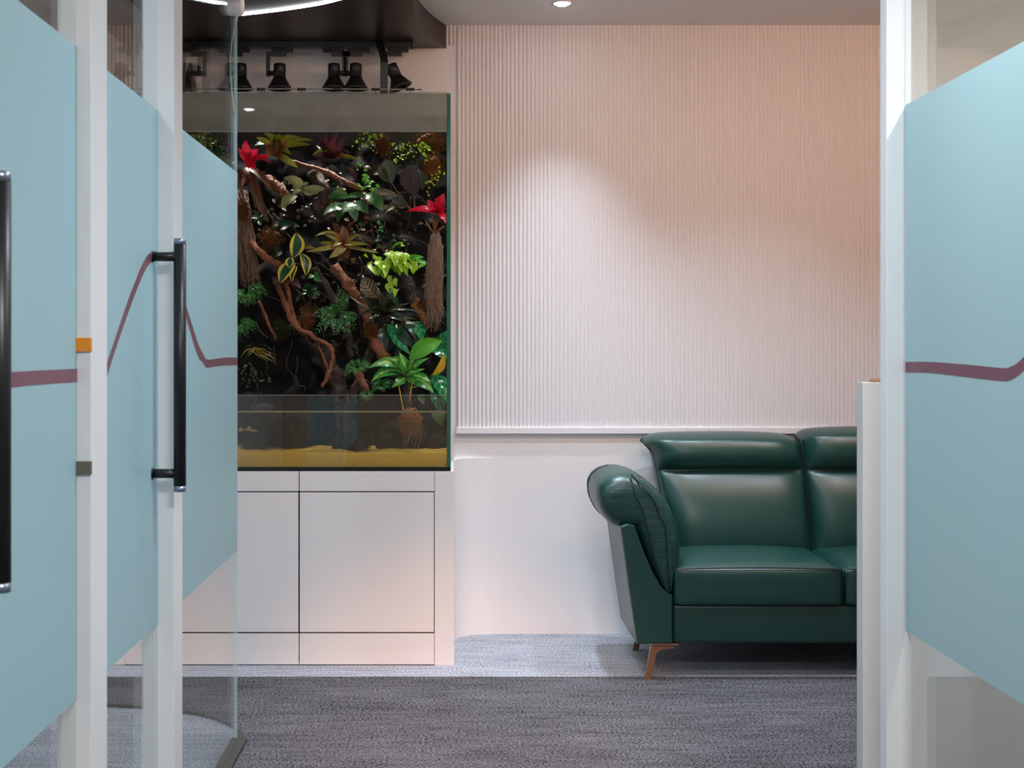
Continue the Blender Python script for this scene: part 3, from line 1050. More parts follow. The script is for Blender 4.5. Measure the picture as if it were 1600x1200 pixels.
def small_foliage(name, t, pts, mat, size, n, spread, D=5.58):
    """many tiny leaves joined into one part"""
    vs, fs, uv = [], [], []
    for x, y in pts:
        for k in range(n):
            bx, by = x + random.gauss(0, spread), y + random.gauss(0, spread)
            a = random.uniform(0, 2 * PI)
            r = size * random.uniform(.6, 1.3)
            dd = random.uniform(-.05, .02)
            v_, f_, u_ = leaf_geo(P(bx, by, D + dd), P(bx + r * math.cos(a), by + r * math.sin(a) * .8, D + dd - .008), r * .7 / DS, nl=3)
            o_ = len(vs)
            vs += v_
            uv += u_
            fs += [tuple(i + o_ for i in q) for q in f_]
    o = mesh(name, vs, fs, mat, t, True, uv)
    o['kind'] = 'stuff'
    return o

def wood(name, label, pts, r, mat=None, m=9, thin=1.0, cat='driftwood'):
    """pts: (x, y, D) along a branch; r px at the start, thinning to r*thin"""
    w = spline([P(*p) for p in pts], m)
    n = len(w)
    bm = bmesh.new()
    bm_tube(bm, w, [max(.002, .86 * r / DS * (1 + (thin - 1) * i / (n - 1))) for i in range(n)], 14)
    sd = random.uniform(0, 50)
    for v in bm.verts:
        v.co += V((fbm(v.co + V((sd, 0, 0)), 28), fbm(v.co + V((0, sd, 0)), 28), fbm(v.co + V((0, 0, sd)), 20))) * (r / DS * .45)
        v.co += V((fbm(v.co, 90), fbm(v.co + V((3, 0, 0)), 90), fbm(v.co + V((0, 7, 0)), 60))) * (r / DS * .22)
    return tag(fin(name, bm, mat or M['wood'], None, True), label, cat)

def moss(label, px, rx, ry, mat, n=900, D=5.6):
    t = plant('moss_clump', label, (px[0], px[1], D), 'moss')
    vs, fs = [], []
    for k in range(n):
        a, c_ = random.uniform(0, 2 * PI), random.uniform(-.2, 1)
        s_ = math.sqrt(max(0, 1 - c_ * c_))
        lump = 1 + .3 * math.sin(3 * a + 2 * c_) * math.cos(5 * a + px[0])
        p = P(px[0], px[1], D) + V((rx * s_ * math.cos(a) * lump / DS, -.5 * min(rx, ry) * c_ / DS, ry * s_ * math.sin(a) * lump / DS))
        q = V((random.uniform(-1, 1), random.uniform(-1, .2), random.uniform(-1, 1))).normalized() * random.uniform(3, 7) / DS
        e = q.cross(V((random.random(), random.random(), random.random()))).normalized() * .55 / DS
        i = len(vs)
        vs += [p - e, p + e, p + q]
        fs.append((i, i + 1, i + 2))
    mesh('fronds', vs, fs, mat, t)['kind'] = 'stuff'
    bm = bmesh.new()
    bmesh.ops.create_icosphere(bm, subdivisions=3, radius=1)
    for v in bm.verts:
        k = .95 + .5 * fbm(v.co + V((px[0], px[1], 0)), 2.6, 4)
        v.co = P(px[0], px[1], D) + V((v.co.x * rx * k / DS, v.co.y * .5 * min(rx, ry) * k / DS, v.co.z * ry * k / DS)) * .8
    fin('cushion', bm, mat, t, True)
    return t

def strands(name, parent, pts, n, spread, r, mat, D, wob=3, m=8):
    """fibrous root bundle: pts (x,y,halfwidth)"""
    bm = bmesh.new()
    for k in range(n):
        off = random.uniform(-1, 1)
        dz = random.uniform(-1, 1)
        i0 = random.uniform(0, .35)
        i1 = random.uniform(.55, 1)
        line = []
        for j in range(m + 1):
            q = i0 + (i1 - i0) * j / m
            f = q * (len(pts) - 1)
            i = min(int(f), len(pts) - 2)
            f -= i
            x = pts[i][0] * (1 - f) + pts[i + 1][0] * f
            y = pts[i][1] * (1 - f) + pts[i + 1][1] * f
            h = pts[i][2] * (1 - f) + pts[i + 1][2] * f
            line.append(P(x + off * h + random.uniform(-wob, wob), y + random.uniform(-1, 1), D - math.sqrt(max(0, 1 - off * off)) * h / DS * .8 + random.uniform(-.006, .006)))
        bm_tube(bm, line, r / DS, 4)
    o = fin(name, bm, mat, parent, True, recalc=False)
    o['kind'] = 'stuff'
    return o

# ------------------------------------------------------------------ driftwood
t = thing('driftwood', 'upright fibrous trunk at the left side of the terrarium opening', 'driftwood', P(388, 440, 5.66))
w = spline([P(376, 300, 5.68), P(380, 345, 5.66), P(384, 390, 5.65), P(390, 440, 5.66)], 6)
bm = bmesh.new(); bm_tube(bm, w, [12 / DS] * len(w), 10); fin('core', bm, M['wood_d'], t, True)
strands('bark_fibre', t, [(376, 300, 11), (381, 350, 12), (386, 400, 14), (396, 450, 18)], 90, 10, .7, M['root'], 5.65)
wood('driftwood', 'short orange driftwood stub below the upper red bromeliad', [(418, 282, 5.66), (430, 290, 5.63), (446, 303, 5.60)], 10, thin=.8)
wood('driftwood', 'orange driftwood stick slanting below the brown moss on the left', [(386, 368, 5.64), (397, 385, 5.62), (412, 400, 5.60), (438, 414, 5.6)], 7, thin=.8)
wood('driftwood', 'thin brown driftwood root crossing the upper middle', [(440, 250, 5.68), (475, 258, 5.67), (510, 268, 5.66), (540, 285, 5.65), (568, 298, 5.66)], 5, M['wood'], thin=.9)
wood('driftwood', 'thick brown driftwood knot behind the crinkled green leaves', [(490, 268, 5.72), (505, 300, 5.70), (500, 330, 5.70), (520, 345, 5.72)], 12, M['wood_d'], thin=.8)
wood('driftwood', 'long orange driftwood branch slanting down the middle right', [(522, 415, 5.64), (533, 432, 5.62), (548, 450, 5.61), (562, 470, 5.61), (572, 492, 5.6), (580, 520, 5.59), (588, 538, 5.58), (601, 560, 5.57)], 9, thin=1.0)
wood('driftwood', 'brown driftwood limb beside the dark ladder fern', [(490, 420, 5.68), (505, 440, 5.67), (522, 470, 5.66), (535, 500, 5.66), (545, 530, 5.66), (548, 560, 5.66)], 7, M['wood_d'])
wood('driftwood', 'forked brown root hanging down the left middle', [(432, 437, 5.62), (440, 460, 5.60), (448, 480, 5.59), (458, 505, 5.58), (470, 515, 5.57), (484, 522, 5.56), (498, 533, 5.56), (512, 538, 5.55), (520, 550, 5.55), (518, 570, 5.54), (510, 590, 5.53), (502, 604, 5.53)], 5.5, thin=.55)
wood('driftwood', 'split brown root strip beside the forked root', [(446, 440, 5.63), (452, 465, 5.61), (456, 490, 5.60), (468, 512, 5.59)], 6, M['wood'], thin=.5)
wood('driftwood', 'tall grey trunk running down into the water', [(497, 535, 5.60), (512, 560, 5.60), (524, 590, 5.60), (532, 620, 5.60), (538, 650, 5.6), (544, 690, 5.6)], 12, M['wood_d'], thin=1.25)
wood('driftwood', 'slim root strip alongside the tall grey trunk', [(498, 540, 5.57), (508, 565, 5.56), (517, 590, 5.56)], 2.8, M['wood'], thin=.7)
wood('driftwood', 'pale orange driftwood tip just above the lower glass', [(556, 578, 5.56), (564, 592, 5.55), (570, 604, 5.54), (574, 614, 5.54)], 6.5, thin=.8)
wood('driftwood', 'thin dark twig slanting at the far left', [(404, 470, 5.64), (413, 490, 5.63), (422, 512, 5.62), (432, 530, 5.62)], 3, M['wood'], thin=.6)
wood('driftwood', 'brown upright stump below the lime green plant', [(628, 425, 5.66), (636, 445, 5.65), (642, 468, 5.64), (652, 480, 5.63), (660, 492, 5.62)], 11, M['wood_d'], thin=.8)
wood('driftwood', 'golden brown driftwood end beside the hanging roots', [(646, 470, 5.63), (654, 484, 5.60), (664, 498, 5.58), (671, 508, 5.57)], 9, M['moss_or'], thin=.7)
wood('driftwood', 'dark leaning limb behind the dark strap-leaved plant', [(588, 520, 5.7), (575, 560, 5.7), (556, 600, 5.68), (548, 640, 5.66)], 7, M['wood_d'])

# hanging root column of the right-hand red bromeliad
t = thing('root_column', 'hanging column of fibrous roots under the right red bromeliad', 'roots', P(680, 510, 5.56))
strands('root_fibre', t, [(681, 362, 4), (681, 385, 10), (679, 420, 12), (677, 460, 12), (680, 490, 11), (672, 520, 12)], 190, 10, .55, M['root'], 5.57, wob=2.5)
w = spline([P(681, 365, 5.59), P(680, 400, 5.59), P(678, 450, 5.59), P(679, 490, 5.59)], 5)
bm = bmesh.new(); bm_tube(bm, w, [7 / DS] * len(w), 8); fin('core', bm, M['wood_d'], t, True)

t = thing('root_threads', 'fine dark root threads tangled across the driftwood', 'roots', P(530, 470, 5.62))
bm = bmesh.new()
for k in range(110):
    x, y = random.uniform(385, 690), random.uniform(260, 600)
    a = random.gauss(-1.1, .5)
    L_ = random.uniform(18, 60)
    D_ = random.uniform(5.58, 5.7)
    q = [P(x + L_ * j / 4 * math.cos(a) + random.uniform(-3, 3), y - L_ * j / 4 * math.sin(a) + random.uniform(-3, 3), D_ + random.uniform(-.006, .006)) for j in range(5)]
    bm_tube(bm, spline(q, 2), random.uniform(.4, 1.0) / DS, 4)
fin('threads', bm, M['wood_d'], t, True, recalc=False)['kind'] = 'stuff'

# ------------------------------------------------------------------ moss
moss('orange brown moss cushion at the upper right corner', (672, 222), 24, 16, M['moss_or'], D=5.68)
moss('brown moss patch right of the purple striped leaf', (676, 262), 18, 24, M['moss_or'], D=5.7)
moss('brown moss strip at the top centre right', (598, 226), 12, 16, M['moss_or'], D=5.72)
moss('fuzzy golden moss ball left of the variegated leaves', (424, 372), 20, 18, M['moss_or'], D=5.64)
moss('orange moss tuft on the left trunk', (378, 328), 10, 14, M['moss_or'], D=5.6)
moss('golden moss lump left of the ladder fern', (480, 500), 13, 22, M['moss_or'], D=5.64)
moss('brown moss around the middle branch', (580, 517), 11, 10, M['moss_or'], D=5.575)
moss('dark green moss bank in the upper right', (630, 242), 26, 18, M['moss_gr'], D=5.74)
moss('olive moss clump under the left ferns', (440, 515), 12, 14, M['moss_gr'], D=5.7)
moss('brown moss under the crinkled green leaves', (505, 322), 16, 20, M['moss_or'], D=5.72)
moss('rusty moss on the root column foot', (664, 480), 12, 12, M['moss_or'], D=5.6)

# ------------------------------------------------------------------ bromeliads
t = plant('bromeliad', 'red bromeliad at the upper left of the terrarium opening', (392, 250, 5.58))
leaves(t, (392, 250), [(372, 231, 12), (384, 214, 14), (404, 232, 14), (424, 238, 10), (400, 264, 14), (388, 262, 16), (422, 252, 9)], K['red'], 13, 5.57, -.05, typ='lance', arch=.25)
leaves(t, (390, 262), [(370, 285, 11), (415, 330, 11), (424, 290, 12), (405, 312, 10), (400, 320, 9), (418, 345, 9), (378, 290, 10), (382, 310, 9)], K['brored'], 11, 5.6, -.05, typ='strap', arch=.3)
t = plant('bromeliad', 'olive and tan bromeliad right of the upper red one', (428, 235, 5.62))
leaves(t, (428, 238), [(486, 224, 10), (466, 258, 11), (400, 214, 12), (398, 226, 12), (446, 208, 12), (470, 210, 9), (490, 212, 8), (412, 206, 12), (455, 240, 10)], K['olive'], 10, 5.63, -.07, typ='strap', arch=.3)
leaves(t, (430, 245), [(424, 208, 16), (436, 206, 15), (416, 222, 12)], K['tan'], 14, 5.62, -.03, typ='lance', arch=.15)
t = plant('bromeliad', 'dark maroon bromeliad at the top centre', (520, 245, 5.64))
leaves(t, (520, 246), [(500, 208, 10), (512, 204, 12), (528, 203, 11), (540, 210, 10), (552, 222, 10), (494, 226, 9), (548, 236, 9), (490, 240, 9), (508, 222, 10), (534, 222, 10)], K['maroon'], 10, 5.65, -.07, typ='strap', arch=.25)
leaves(t, (524, 242), [(563, 246, 8), (488, 240, 7)], K['olive'], 8, 5.63, -.06, typ='strap', arch=.4)
t = plant('bromeliad', 'olive bromeliad with a tan scaly base in the middle', (535, 395, 5.58))
leaves(t, (536, 392), [(526, 362, 16), (546, 364, 16), (536, 350, 16), (528, 404, 14), (544, 402, 14), (556, 376, 12)], K['tan'], 15, 5.58, -.03, typ='oval', arch=.25)
leaves(t, (536, 382), [(498, 378, 8), (506, 362, 8), (514, 402, 13), (575, 382, 8), (592, 392, 6), (478, 390, 8), (564, 362, 8), (492, 366, 7), (520, 384, 9)], K['olive'], 9, 5.56, -.07, typ='strap', arch=.35)
leaves(t, (536, 372), [(556, 340, 9), (548, 344, 9), (520, 346, 9)], K['brored'], 9, 5.6, -.03, typ='strap')
t = plant('bromeliad', 'bright red bromeliad at the right pane above hanging roots', (681, 365, 5.54))
leaves(t, (684, 332), [(634, 327, 15), (668, 310, 14), (694, 298, 17), (697, 326, 15), (680, 306, 14), (672, 326, 12), (696, 348, 12), (690, 316, 13)], K['red'], 14, 5.54, -.04, typ='lance', arch=.3)
leaves(t, (681, 366), [(668, 336, 3), (676, 334, 3), (684, 334, 3), (690, 336, 3), (696, 350, 4), (664, 340, 3)], K['tan'], 3, 5.55, -.01, typ='strap', arch=.1, nl=5)
t = plant('bromeliad', 'dark strap-leaved bromeliad in the lower middle right', (598, 495, 5.58))
leaves(t, (598, 490), [(545, 462, 6), (556, 470, 6), (566, 452, 7), (584, 440, 8), (606, 450, 8), (622, 460, 7), (650, 484, 8), (640, 470, 6), (648, 496, 8), (636, 510, 9), (560, 490, 7), (570, 500, 7), (578, 478, 7), (612, 455, 6), (630, 500, 7), (590, 456, 7), (655, 505, 7)], K['strap'], 7, 5.58, -.09, typ='strap', arch=.45)
leaves(t, (600, 505), [(592, 480, 10), (604, 478, 10)], K['maroon'], 9, 5.58, -.02, typ='strap')

# ------------------------------------------------------------------ broad leaved plants
t = plant('calathea', 'dark striped calathea with a purple upright leaf at the upper right', (640, 320, 5.6))
leaves(t, (640, 318), [(604, 244, 24, 612, 286), (592, 258, 14, 606, 284)], K['cala'], 20, 5.6, -.03, typ='oval', arch=.1)
leaves(t, (640, 318), [(644, 250, 32, 648, 306)], K['calap'], 30, 5.57, -.03, typ='oval', arch=.1)
leaves(t, (640, 318), [(578, 298, 18, 622, 306), (612, 308, 14, 634, 324), (600, 330, 14, 634, 320), (654, 262, 18, 660, 296), (590, 320, 14, 622, 330)], K['cala'], 16, 5.59, -.04, typ='oval', arch=.15)
for q in ((612, 286), (648, 306), (622, 306)):
    tube('stalk', spline([P(646, 330, 5.62), P((q[0] + 646) / 2, (q[1] + 330) / 2 + 3, 5.61), P(q[0], q[1], 5.6)], 4), .0018, M['root'], t, n=5)
t = plant('fittonia', 'pale net-veined plant in the upper left middle', (470, 298, 5.56))
leaves(t, (472, 297), [(444, 276, 16), (508, 292, 13), (440, 326, 17, 464, 306), (482, 284, 8), (458, 304, 9), (498, 300, 11), (468, 276, 10)], K['pale'], 12, 5.56, -.04, typ='oval', arch=.2)
t = plant('begonia', 'crinkled mid green leaves in the upper centre', (548, 320, 5.56))
leaves(t, (548, 318), [(514, 304, 20, 545, 308), (573, 306, 12, 542, 308), (598, 326, 22, 572, 304), (505, 334, 20, 545, 326), (528, 342, 20, 556, 318), (576, 332, 20, 546, 322), (556, 342, 18)], K['green'], 18, 5.56, -.05, typ='oval', arch=.25, wave=.16, nl=12)
t = plant('peperomia', 'yellow-edged variegated leaves on the left middle', (457, 412, 5.54))
leaves(t, (456, 402), [(463, 361, 23, 458, 402), (452, 418, 14, 454, 402), (438, 440, 26, 460, 410), (478, 428, 16, 470, 396), (456, 438, 10, 464, 416)], K['vari'], 18, 5.54, -.03, typ='oval', arch=.1)
leaves(t, (462, 400), [(492, 386, 7, 470, 390)], K['olive'], 7, 5.55, 0, typ='oval')
leaves(t, (440, 440), [(462, 440, 11, 424, 434), (470, 448, 12, 448, 438)], K['maroon'], 12, 5.54, -.02, typ='oval')
t = plant('rubber_plant', 'dark glossy green leaves left of the centre', (420, 345, 5.6))
leaves(t, (420, 345), [(392, 338, 16), (410, 336, 18, 396, 346), (468, 352, 14, 430, 346), (462, 346, 18, 430, 354), (448, 362, 14, 426, 354), (426, 402, 10, 440, 392), (438, 388, 10, 424, 394)], K['dkgreen'], 15, 5.61, -.04, typ='oval', arch=.2)
t = plant('potato_vine', 'bright lime green leafy plant at the right middle', (618, 412, 5.54))
for k in range(34):
    a = random.uniform(-.2, PI + .2)
    r = random.uniform(6, 36)
    x, y = 618 + r * math.cos(a), 412 - r * .62 * math.sin(a) + 6
    leaf(t, K['lime'], P(x - 3, y - 5, 5.56 - random.uniform(0, .05)), P(x + random.uniform(-7, 7), y + random.uniform(7, 14), 5.52 - random.uniform(0, .05)), random.uniform(8, 13) / DS, typ='heart', arch=.2)
for x, y in ((608, 436), (612, 446), (618, 440), (614, 456), (606, 448)):
    leaf(t, K['lime'], P(x, y - 6, 5.54), P(x + 2, y + 8, 5.53), 8 / DS, typ='heart')
for k in range(26):
    x, y = random.gauss(616, 17), random.gauss(404, 10)
    leaf(t, K['lime'], P(x, y, 5.55), P(x + random.uniform(-9, 9), y + random.uniform(-3, 10), 5.53), random.uniform(5, 9) / DS, typ='oval', arch=.3)
leaves(t, (640, 410), [(662, 400, 8), (666, 412, 8, 650, 404), (654, 416, 7, 664, 408), (632, 378, 4, 612, 390), (650, 396, 6)], K['bright'], 7, 5.53, -.02, typ='oval')
t = plant('prayer_plant', 'single brown and cream zebra-striped leaf in the centre', (590, 464, 5.56))
leaves(t, (590, 464), [(568, 430, 26, 590, 466)], K['zebra'], 26, 5.55, -.02, typ='oval', arch=.1)
t = plant('dieffenbachia', 'large striped green plant standing at the water on the right', (636, 640, 5.5))
leaves(t, (634, 588), [(575, 567, 17, 630, 576), (580, 596, 20, 632, 584), (624, 548, 20, 640, 586), (648, 556, 17, 638, 584), (670, 556, 13, 640, 580), (678, 612, 22, 640, 592), (672, 592, 15, 640, 586), (606, 560, 16, 634, 578), (612, 604, 15, 634, 590), (655, 604, 16, 638, 590), (598, 580, 15), (664, 574, 12)], K['dief'], 16, 5.5, -.06, typ='lance', arch=.35)
leaves(t, (640, 584), [(690, 527, 26, 640, 562)], K['bright'], 24, 5.48, -.03, typ='oval', arch=.25)
tube('stem', spline([P(634, 584, 5.52), P(634, 606, 5.52), P(638, 636, 5.52)], 4), 6 / DS, M['wood_d'], t, n=8)
for a, b in (((622, 596), (630, 640)), ((644, 596), (640, 626)), ((640, 606), (668, 600))):
    tube('air_root', spline([P(a[0], a[1], 5.48), P((a[0] + b[0]) / 2, (a[1] + b[1]) / 2, 5.475), P(b[0], b[1], 5.48)], 4), .0022, M['sand'], t, n=5)
strands('root_ball', t, [(640, 636, 6), (642, 652, 17), (641, 668, 15), (640, 684, 12)], 85, 8, .55, M['rootor'], 5.5, wob=4)
strands('long_roots', t, [(642, 655, 8), (646, 680, 15), (640, 704, 16)], 14, 8, .7, M['root'], 5.48, wob=.8)
t = plant('philodendron', 'large glossy green leaves against the right pane', (692, 600, 5.6))
leaves(t, (690, 570), [(697, 514, 26, 676, 552), (696, 560, 30, 672, 540), (697, 622, 28, 676, 584), (690, 640, 24, 680, 600), (660, 532, 22, 640, 504), (640, 548, 22, 612, 512), (622, 540, 16, 606, 506)], K['big'], 24, 5.6, -.05, typ='oval', arch=.2)
leaves(t, (690, 570), [(694, 552, 12, 676, 586)], K['yellow'], 12, 5.54, -.02, typ='oval')
leaves(t, (690, 570), [(662, 632, 12, 656, 616), (690, 664, 22, 684, 640)], K['green'], 14, 5.56, -.02, typ='heart')
t = plant('philodendron', 'dark drooping leaves under the dark strap bromeliad', (614, 510, 5.62))
leaves(t, (610, 508), [(626, 548, 17), (604, 552, 16), (648, 540, 16, 620, 505), (590, 545, 14), (616, 560, 14), (655, 530, 14, 630, 500)], K['dkgreen'], 16, 5.61, -.05, typ='oval', arch=.3)
leaves(t, (612, 452), [(616, 470, 10), (606, 466, 8), (624, 476, 9)], K['green'], 9, 5.58, -.02, typ='oval')
t = plant('nerve_plant', 'small dark round-leaved plant below the variegated leaves', (480, 455, 5.6))
leaves(t, (484, 452), [(478, 440, 9), (496, 448, 11), (486, 462, 11), (500, 460, 10), (466, 462, 9), (472, 452, 9), (462, 470, 8)], K['dkgreen'], 10, 5.6, -.03, typ='oval')
leaves(t, (490, 430), [(503, 440, 8), (482, 434, 8), (498, 428, 7)], K['fern'], 7, 5.58, -.02, typ='oval')
t = plant('red_leaf_shoot', 'small brownish red leaf right of the top centre', (548, 282, 5.58))
leaves(t, (556, 280), [(540, 258, 8, 556, 280), (548, 264, 6)], K['maroon'], 8, 5.58, -.02, typ='oval')

# ------------------------------------------------------------------ ferns and creepers
def frond(t, b, tip, n, wl, mat, D=5.58, dD=-.05, sag=.2):
    B, T = P(b[0], b[1], D), P(tip[0], tip[1], D + dD)
    ax = (T - B)
    up = V((0, -.3, 1)) * ax.length * sag
    pt = lambda q: B + ax * q + up * (4 * q * (1 - q))
    vs, fs, uv = [], [], []
    for i in range(n):
        q = .15 + .85 * i / n
        p = pt(q)
        d = (pt(min(1, q + .05)) - pt(q - .05)).normalized()
        s = d.cross(V((0, -1, .35))).normalized()
        L = wl / DS * math.sin(PI * (.25 + .72 * q)) + .002
        for sg in (-1, 1):
            v_, f_, u_ = leaf_geo(p, p + (s * sg + d * .75).normalized() * L * random.uniform(.8, 1.1), L * .3, nl=3)
            o_ = len(vs)
            vs += v_
            uv += u_
            fs += [tuple(k + o_ for k in f) for f in f_]
    return mesh('frond', vs, fs, mat, t, True, uv)

t = plant('fern', 'feathery fern on the left trunk', (382, 462, 5.58))
for tip in ((412, 450), (410, 470), (398, 478), (372, 478), (386, 482), (420, 462), (374, 462)):
    frond(t, (384, 460), tip, 9, 9, K['fern'])
t = plant('fern', 'small fern below the left trunk fern', (376, 512, 5.58))
for tip in ((402, 522), (396, 508), (388, 530), (404, 514), (374, 528)):
    frond(t, (374, 508), tip, 8, 8, K['fern'])
t = plant('ladder_fern', 'dark ladder fern in the lower centre', (528, 500, 5.56))
for tip in ((488, 494), (490, 524), (500, 508), (524, 526), (546, 528), (560, 498), (556, 510), (536, 452), (544, 462), (516, 478), (500, 486)):
    frond(t, (528, 496), tip, 8, 11, K['green'], sag=.12)
t = plant('creeping_fern', 'mossy creeping fern above the pale wood tip', (556, 576, 5.54))
for tip in ((538, 588), (540, 576), (548, 566), (562, 564), (576, 570), (556, 588), (572, 580), (584, 576)):
    frond(t, (558, 576), tip, 9, 6, K['fern'], D=5.55)
t = plant('water_sprig', 'small green sprig over the rim of the lower glass', (572, 622, 5.5))
for tip in ((562, 626), (570, 630), (582, 624), (584, 617), (562, 619), (576, 631)):
    frond(t, (573, 618), tip, 6, 5, K['fern'], D=5.52)
t = plant('creeping_fern', 'fine green fern left of the large striped plant', (594, 604, 5.54))
for tip in ((582, 612), (580, 600), (590, 594), (608, 598), (612, 608), (600, 614), (616, 600)):
    frond(t, (596, 605), tip, 8, 6, K['fern'], D=5.55)
t = plant('air_plant', 'curly thin-leaved air plant at the lower left', (404, 560, 5.58))
for k in range(22):
    a = random.uniform(-PI * .1, PI * 1.1)
    r = random.uniform(12, 34)
    leaf(t, K['olive'] if k % 3 else K['strap'], P(402 + random.uniform(-5, 5), 548, 5.6), P(402 + r * math.cos(a), 552 - r * .5 * math.sin(a) + random.uniform(0, 18), 5.56), 2.2 / DS, typ='strap', arch=.7, nl=6, name='leaf')
small = [
    ('creeping_fig', 'tiny light green leaves at the top right of centre', [(570, 214), (578, 222), (562, 226), (586, 212)], K['lime'], 5, 9, 5),
    ('creeping_fig', 'yellow green sprig at the upper right', [(660, 226), (668, 236), (656, 240)], K['lime'], 6, 7, 5),
    ('creeping_fig', 'tiny green leaves over the upper right moss bank', [(622, 234), (634, 242), (616, 246), (640, 230)], K['lime'], 5, 8, 6),
    ('creeping_fig', 'tiny green leaves right of the purple leaf', [(680, 282), (686, 272), (676, 290)], K['lime'], 4, 8, 5),
    ('creeping_fig', 'small upright sprig left of the striped leaves', [(564, 264), (568, 276), (575, 284), (572, 292), (580, 288)], K['bright'], 7, 5, 4),
    ('creeping_fig', 'pale trailing sprig right of the middle bromeliad', [(592, 345), (596, 358), (594, 370), (590, 380), (556, 360), (564, 352)], K['green'], 6, 4, 3),
    ('creeping_fig', 'dark creeping leaves behind the glass at the upper left', [(330, 222), (345, 216), (352, 234), (338, 240), (358, 250), (316, 214)], K['green'], 6, 8, 7),
    ('creeping_fig', 'dim creeping leaves on the lower left foam', [(380, 580), (392, 590), (410, 585), (400, 600)], K['cala'], 6, 8, 8),
]
DENSE = [
    ('dark small-leaved creeper filling the upper left background', (390, 500), (290, 350), 'cala'),
    ('dark small-leaved creeper filling the upper centre background', (500, 600), (260, 400), 'brored'),
    ('dark small-leaved creeper filling the middle right background', (600, 690), (350, 520), 'cala'),
    ('dark small-leaved creeper filling the centre background', (480, 600), (420, 560), 'strap'),
]
for lab, (xa_, xb2), (ya_, yb2), mt in DENSE:
    small.append(('dark_creeper', lab, [(random.uniform(xa_, xb2), random.uniform(ya_, yb2)) for _ in range(14)], K[mt], 9, 5, 9))
for nm, lab, pts, mt, sz_, n, spd in small:
    t = plant(nm, lab, (pts[0][0], pts[0][1], 5.6))
    small_foliage('leaves', t, pts, mt, sz_, n, spd, 5.72 if nm == 'dark_creeper' else 5.58)
# planting behind the frosted panes
t = plant('bromeliad', 'bromeliad hidden behind the far left frosted glass', (320, 420, 5.6))
rosette(t, (320, 420), 10, 30, 50, K['olive'], 10, typ='strap', arch=.3)
t = plant('bromeliad', 'brown bromeliad low behind the far left frosted glass', (250, 520, 5.6))
rosette(t, (250, 520), 10, 30, 50, K['brored'], 10, typ='strap', arch=.3)

# ------------------------------------------------------------------ rocks and fish in the water
def rock(label, px, rx, ry, D):
    bm = bmesh.new()
    bmesh.ops.create_icosphere(bm, subdivisions=4, radius=1)
    c = P(px[0], px[1], D)
    for v in bm.verts:
        k = 1 + .28 * fbm(v.co + V((px[0], 0, 0)), 1.6) + .08 * fbm(v.co, 6)
        v.co = c + V((v.co.x * rx / DS * k, v.co.y * .09 * k, v.co.z * ry / DS * k))
        v.co.z = max(v.co.z, TZ0 + .062)
    tag(fin('rock', bm, M['rock'], None, True), label, 'rock')
rock('large dark rock under water at the left', (408, 668), 36, 36, 5.70)
rock('broad dark rock under water left of the trunk', (468, 672), 34, 34, 5.74)
rock('dark rock at the foot of the grey trunk', (548, 690), 26, 18, 5.62)
rock('dark rock under the orange roots', (625, 688), 44, 30, 5.72)
rock('small dark rock by the right pane', (684, 694), 16, 18, 5.66)
fb = spline([P(378, 672, 5.46), P(384, 671, 5.46), P(391, 672, 5.46), P(398, 673, 5.46), P(403, 673, 5.46)], 3)
fish = thing('fish', 'tiny pale striped fish swimming at the left of the water', 'fish', P(390, 676, 5.46))
K['fish'] = plain('fish_skin', lin(196, 150, 110), .35, var=.4, vscale=60)
tube('body', fb, [.0008 + .0075 * math.sin(PI * min(1, (i + .4) / len(fb))) for i in range(len(fb))], K['fish'], fish, n=10, squash=.5)
leaf(fish, K['fish'], P(379, 672, 5.46), P(372, 671, 5.46), 7 / DS, name='tail_fin', typ='heart', nl=4)
leaf(fish, K['fish'], P(392, 669, 5.46), P(387, 665, 5.46), 5 / DS, name='dorsal_fin', typ='tri', nl=4)

# ------------------------------------------------------------------ lamps above the terrarium
LD = 5.80
LS = F / LD
def lz(y): return EYE - (y - CY) / LS
def lx(x): return (x - CX) / LS
tr = tag(box('lamp_track', -1.46, lx(640), 5.80, 5.84, 2.572, 2.5999, M['black'], None, bev=.002), 'long black lighting track under the dark ceiling', 'track')
box('end_cap', lx(640), lx(645), 5.802, 5.838, 2.570, 2.598, M['blackm'], tr)
LAMPS = [
    # head x, adapter x, side of the arm (+1 arm to the right of the head), tilt x, watts, label
    (188, 200, 1, -14, 'leftmost black track lamp seen through the glass'),
    (292, 300, 1, 6, 'black track lamp just right of the second white post'),
    (376, 372, -1, 0, 'black track lamp cut by the polished glass edge'),
    (437, 440, -1, 0, 'single black track lamp with its arm on the left'),
    (522, 520, 1, 0, 'left one of the two black lamps sharing the middle'),
    (556, 560, -1, 0, 'right one of the two black lamps sharing the middle'),
    (616, 622, -1, 24, 'rightmost black track lamp tilted to the right'),
]
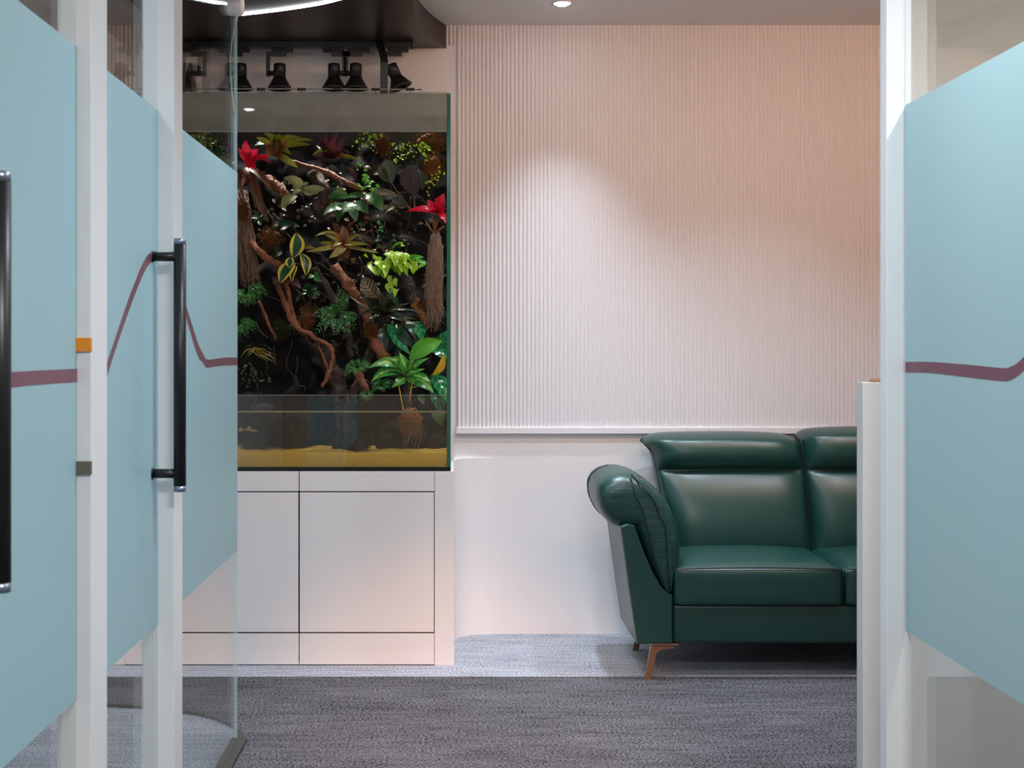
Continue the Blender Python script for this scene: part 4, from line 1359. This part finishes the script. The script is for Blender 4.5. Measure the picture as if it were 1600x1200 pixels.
for k, (hx, ax, sd, tilt, lab) in enumerate(LAMPS):
    y = 5.80 if k not in (5,) else 5.76
    t = thing('track_lamp', lab, 'lamp', (lx(ax), 5.82, 2.572), 'black lamps on the terrarium track')
    A = lx(ax)
    box('adapter', A - .045, A + .045, 5.803, 5.837, 2.556, 2.572, M['blackm'], t, bev=.002)
    jx = lx(hx) + sd * .052
    bm = bmesh.new()
    zt = 2.556
    zj = lz(114)
    bm_box(bm, min(jx, A) - .007, max(jx, A) + .016, 5.805, 5.830, zt - .019, zt)
    bm_box(bm, jx - .0085, jx + .0085, 5.805, 5.822, zj - .012, zt - .018)
    fin('arm', bm, M['black'], t)
    ctr = V((lx(hx), 5.80, zj))
    tube('pivot', [V((jx, 5.812, zj)), V((ctr.x, 5.803, zj))], .011, M['blackm'], t, n=12)
    d = V((math.sin(math.radians(tilt)), -.03, -math.cos(math.radians(tilt)))).normalized()
    top = ctr - d * .042
    hd = lathe('head', [(0, .012), (.003, .024), (.008, .0265), (.064, .0265)], top, top + d, M['black'], t, n=24)
    shd = lathe('shade', [(.060, .0265), (.066, .028), (.105, .051), (.113, .054), (.113, .050), (.075, .020)], top, top + d, M['black'], t, n=28)
    ring = [top + d * .0 + V((.007 * math.cos(q), -.006, .0)) for q in (0, 2.1, 4.2)]
    lathe('bulb', [(.060, .018), (.085, .019), (.086, .001)], top, top + d, M['bulb'], t, n=16)
    if k >= 1:
        spot_light('lamp_beam', top + d * .105, top + d * .105 + V((d.x * .3, -.30, -1)), 9, (1.0, .95, .88), 74, .7, .015).parent = None

# brackets from the ceiling to the tank rim
for bx, lab in ((322, 'black flat bracket holding the terrarium rim behind the clear glass'), (600, 'black flat bracket holding the terrarium rim beside the tilted lamp')):
    X = (bx - CX) / (F / 5.46)
    zt = TZ1 + .007
    path = spline([V((X, 5.46, zt)), V((X, 5.46, zt + .10)), V((X, 5.465, zt + .15)), V((X - .012, 5.52, zt + .20)), V((X - .03, 5.66, zt + .26)), V((X - .04, 5.79, zt + .30))], 4)
    vs, fs = [], []
    for p in path:
        for sx_, sy_ in ((-.0155, -.003), (.0155, -.003), (.0155, .003), (-.0155, .003)):
            vs.append(p + V((sx_, sy_, 0)))
    n = len(path)
    for i in range(n - 1):
        for q in range(4):
            fs.append((4 * i + q, 4 * i + (q + 1) % 4, 4 * i + 4 + (q + 1) % 4, 4 * i + 4 + q))
    fs += [(0, 3, 2, 1), tuple(4 * n - 4 + q for q in range(4))]
    t = thing('rim_bracket', lab, 'bracket', (X, 5.46, zt))
    mesh('strap', vs, fs, M['black'], t)
    for zz in (.048, .064):
        tube('screw', [V((X, 5.458, zt + zz)), V((X, 5.4555, zt + zz))], .0022, M['steel'], t, n=8)

# misting line along the rim
MD = 5.395
mt_ = thing('misting_line', 'thin misting hose with black nozzles along the terrarium rim', 'misting line', P(500, 142, MD))
tube('hose', [P(180, 139.5, MD), P(370, 139, MD), P(520, 139, MD), P(652, 140, MD)], .0026, M['misttube'], mt_, n=8)
for x in (300, 346, 408, 471, 527, 587, 641):
    c = P(x, 139.5, MD)
    nb = tube('nozzle', [c - V((.016, 0, 0)), c - V((.010, 0, 0)), c + V((.010, 0, 0)), c + V((.016, 0, 0))], [.008, .0055, .0055, .008], M['blackm'], mt_, n=10)
    tube('drop_pipe', [c, c + V((0, .025, -.07))], .0025, M['misttube'], nb, n=6)
    e = c + V((0.004, .027, -.078))
    tube('spray_tip', [e - V((.014, 0, -.008)), e + V((.018, 0, -.010))], .006, M['blackm'], nb, n=8)
c = P(652, 140, MD)
tube('end_spike', [c, c + V((.012, 0, 0)), c + V((.0125, 0, 0)), c + V((.015, 0, 0))], [.002, .002, .006, .006], M['blackm'], mt_, n=8)
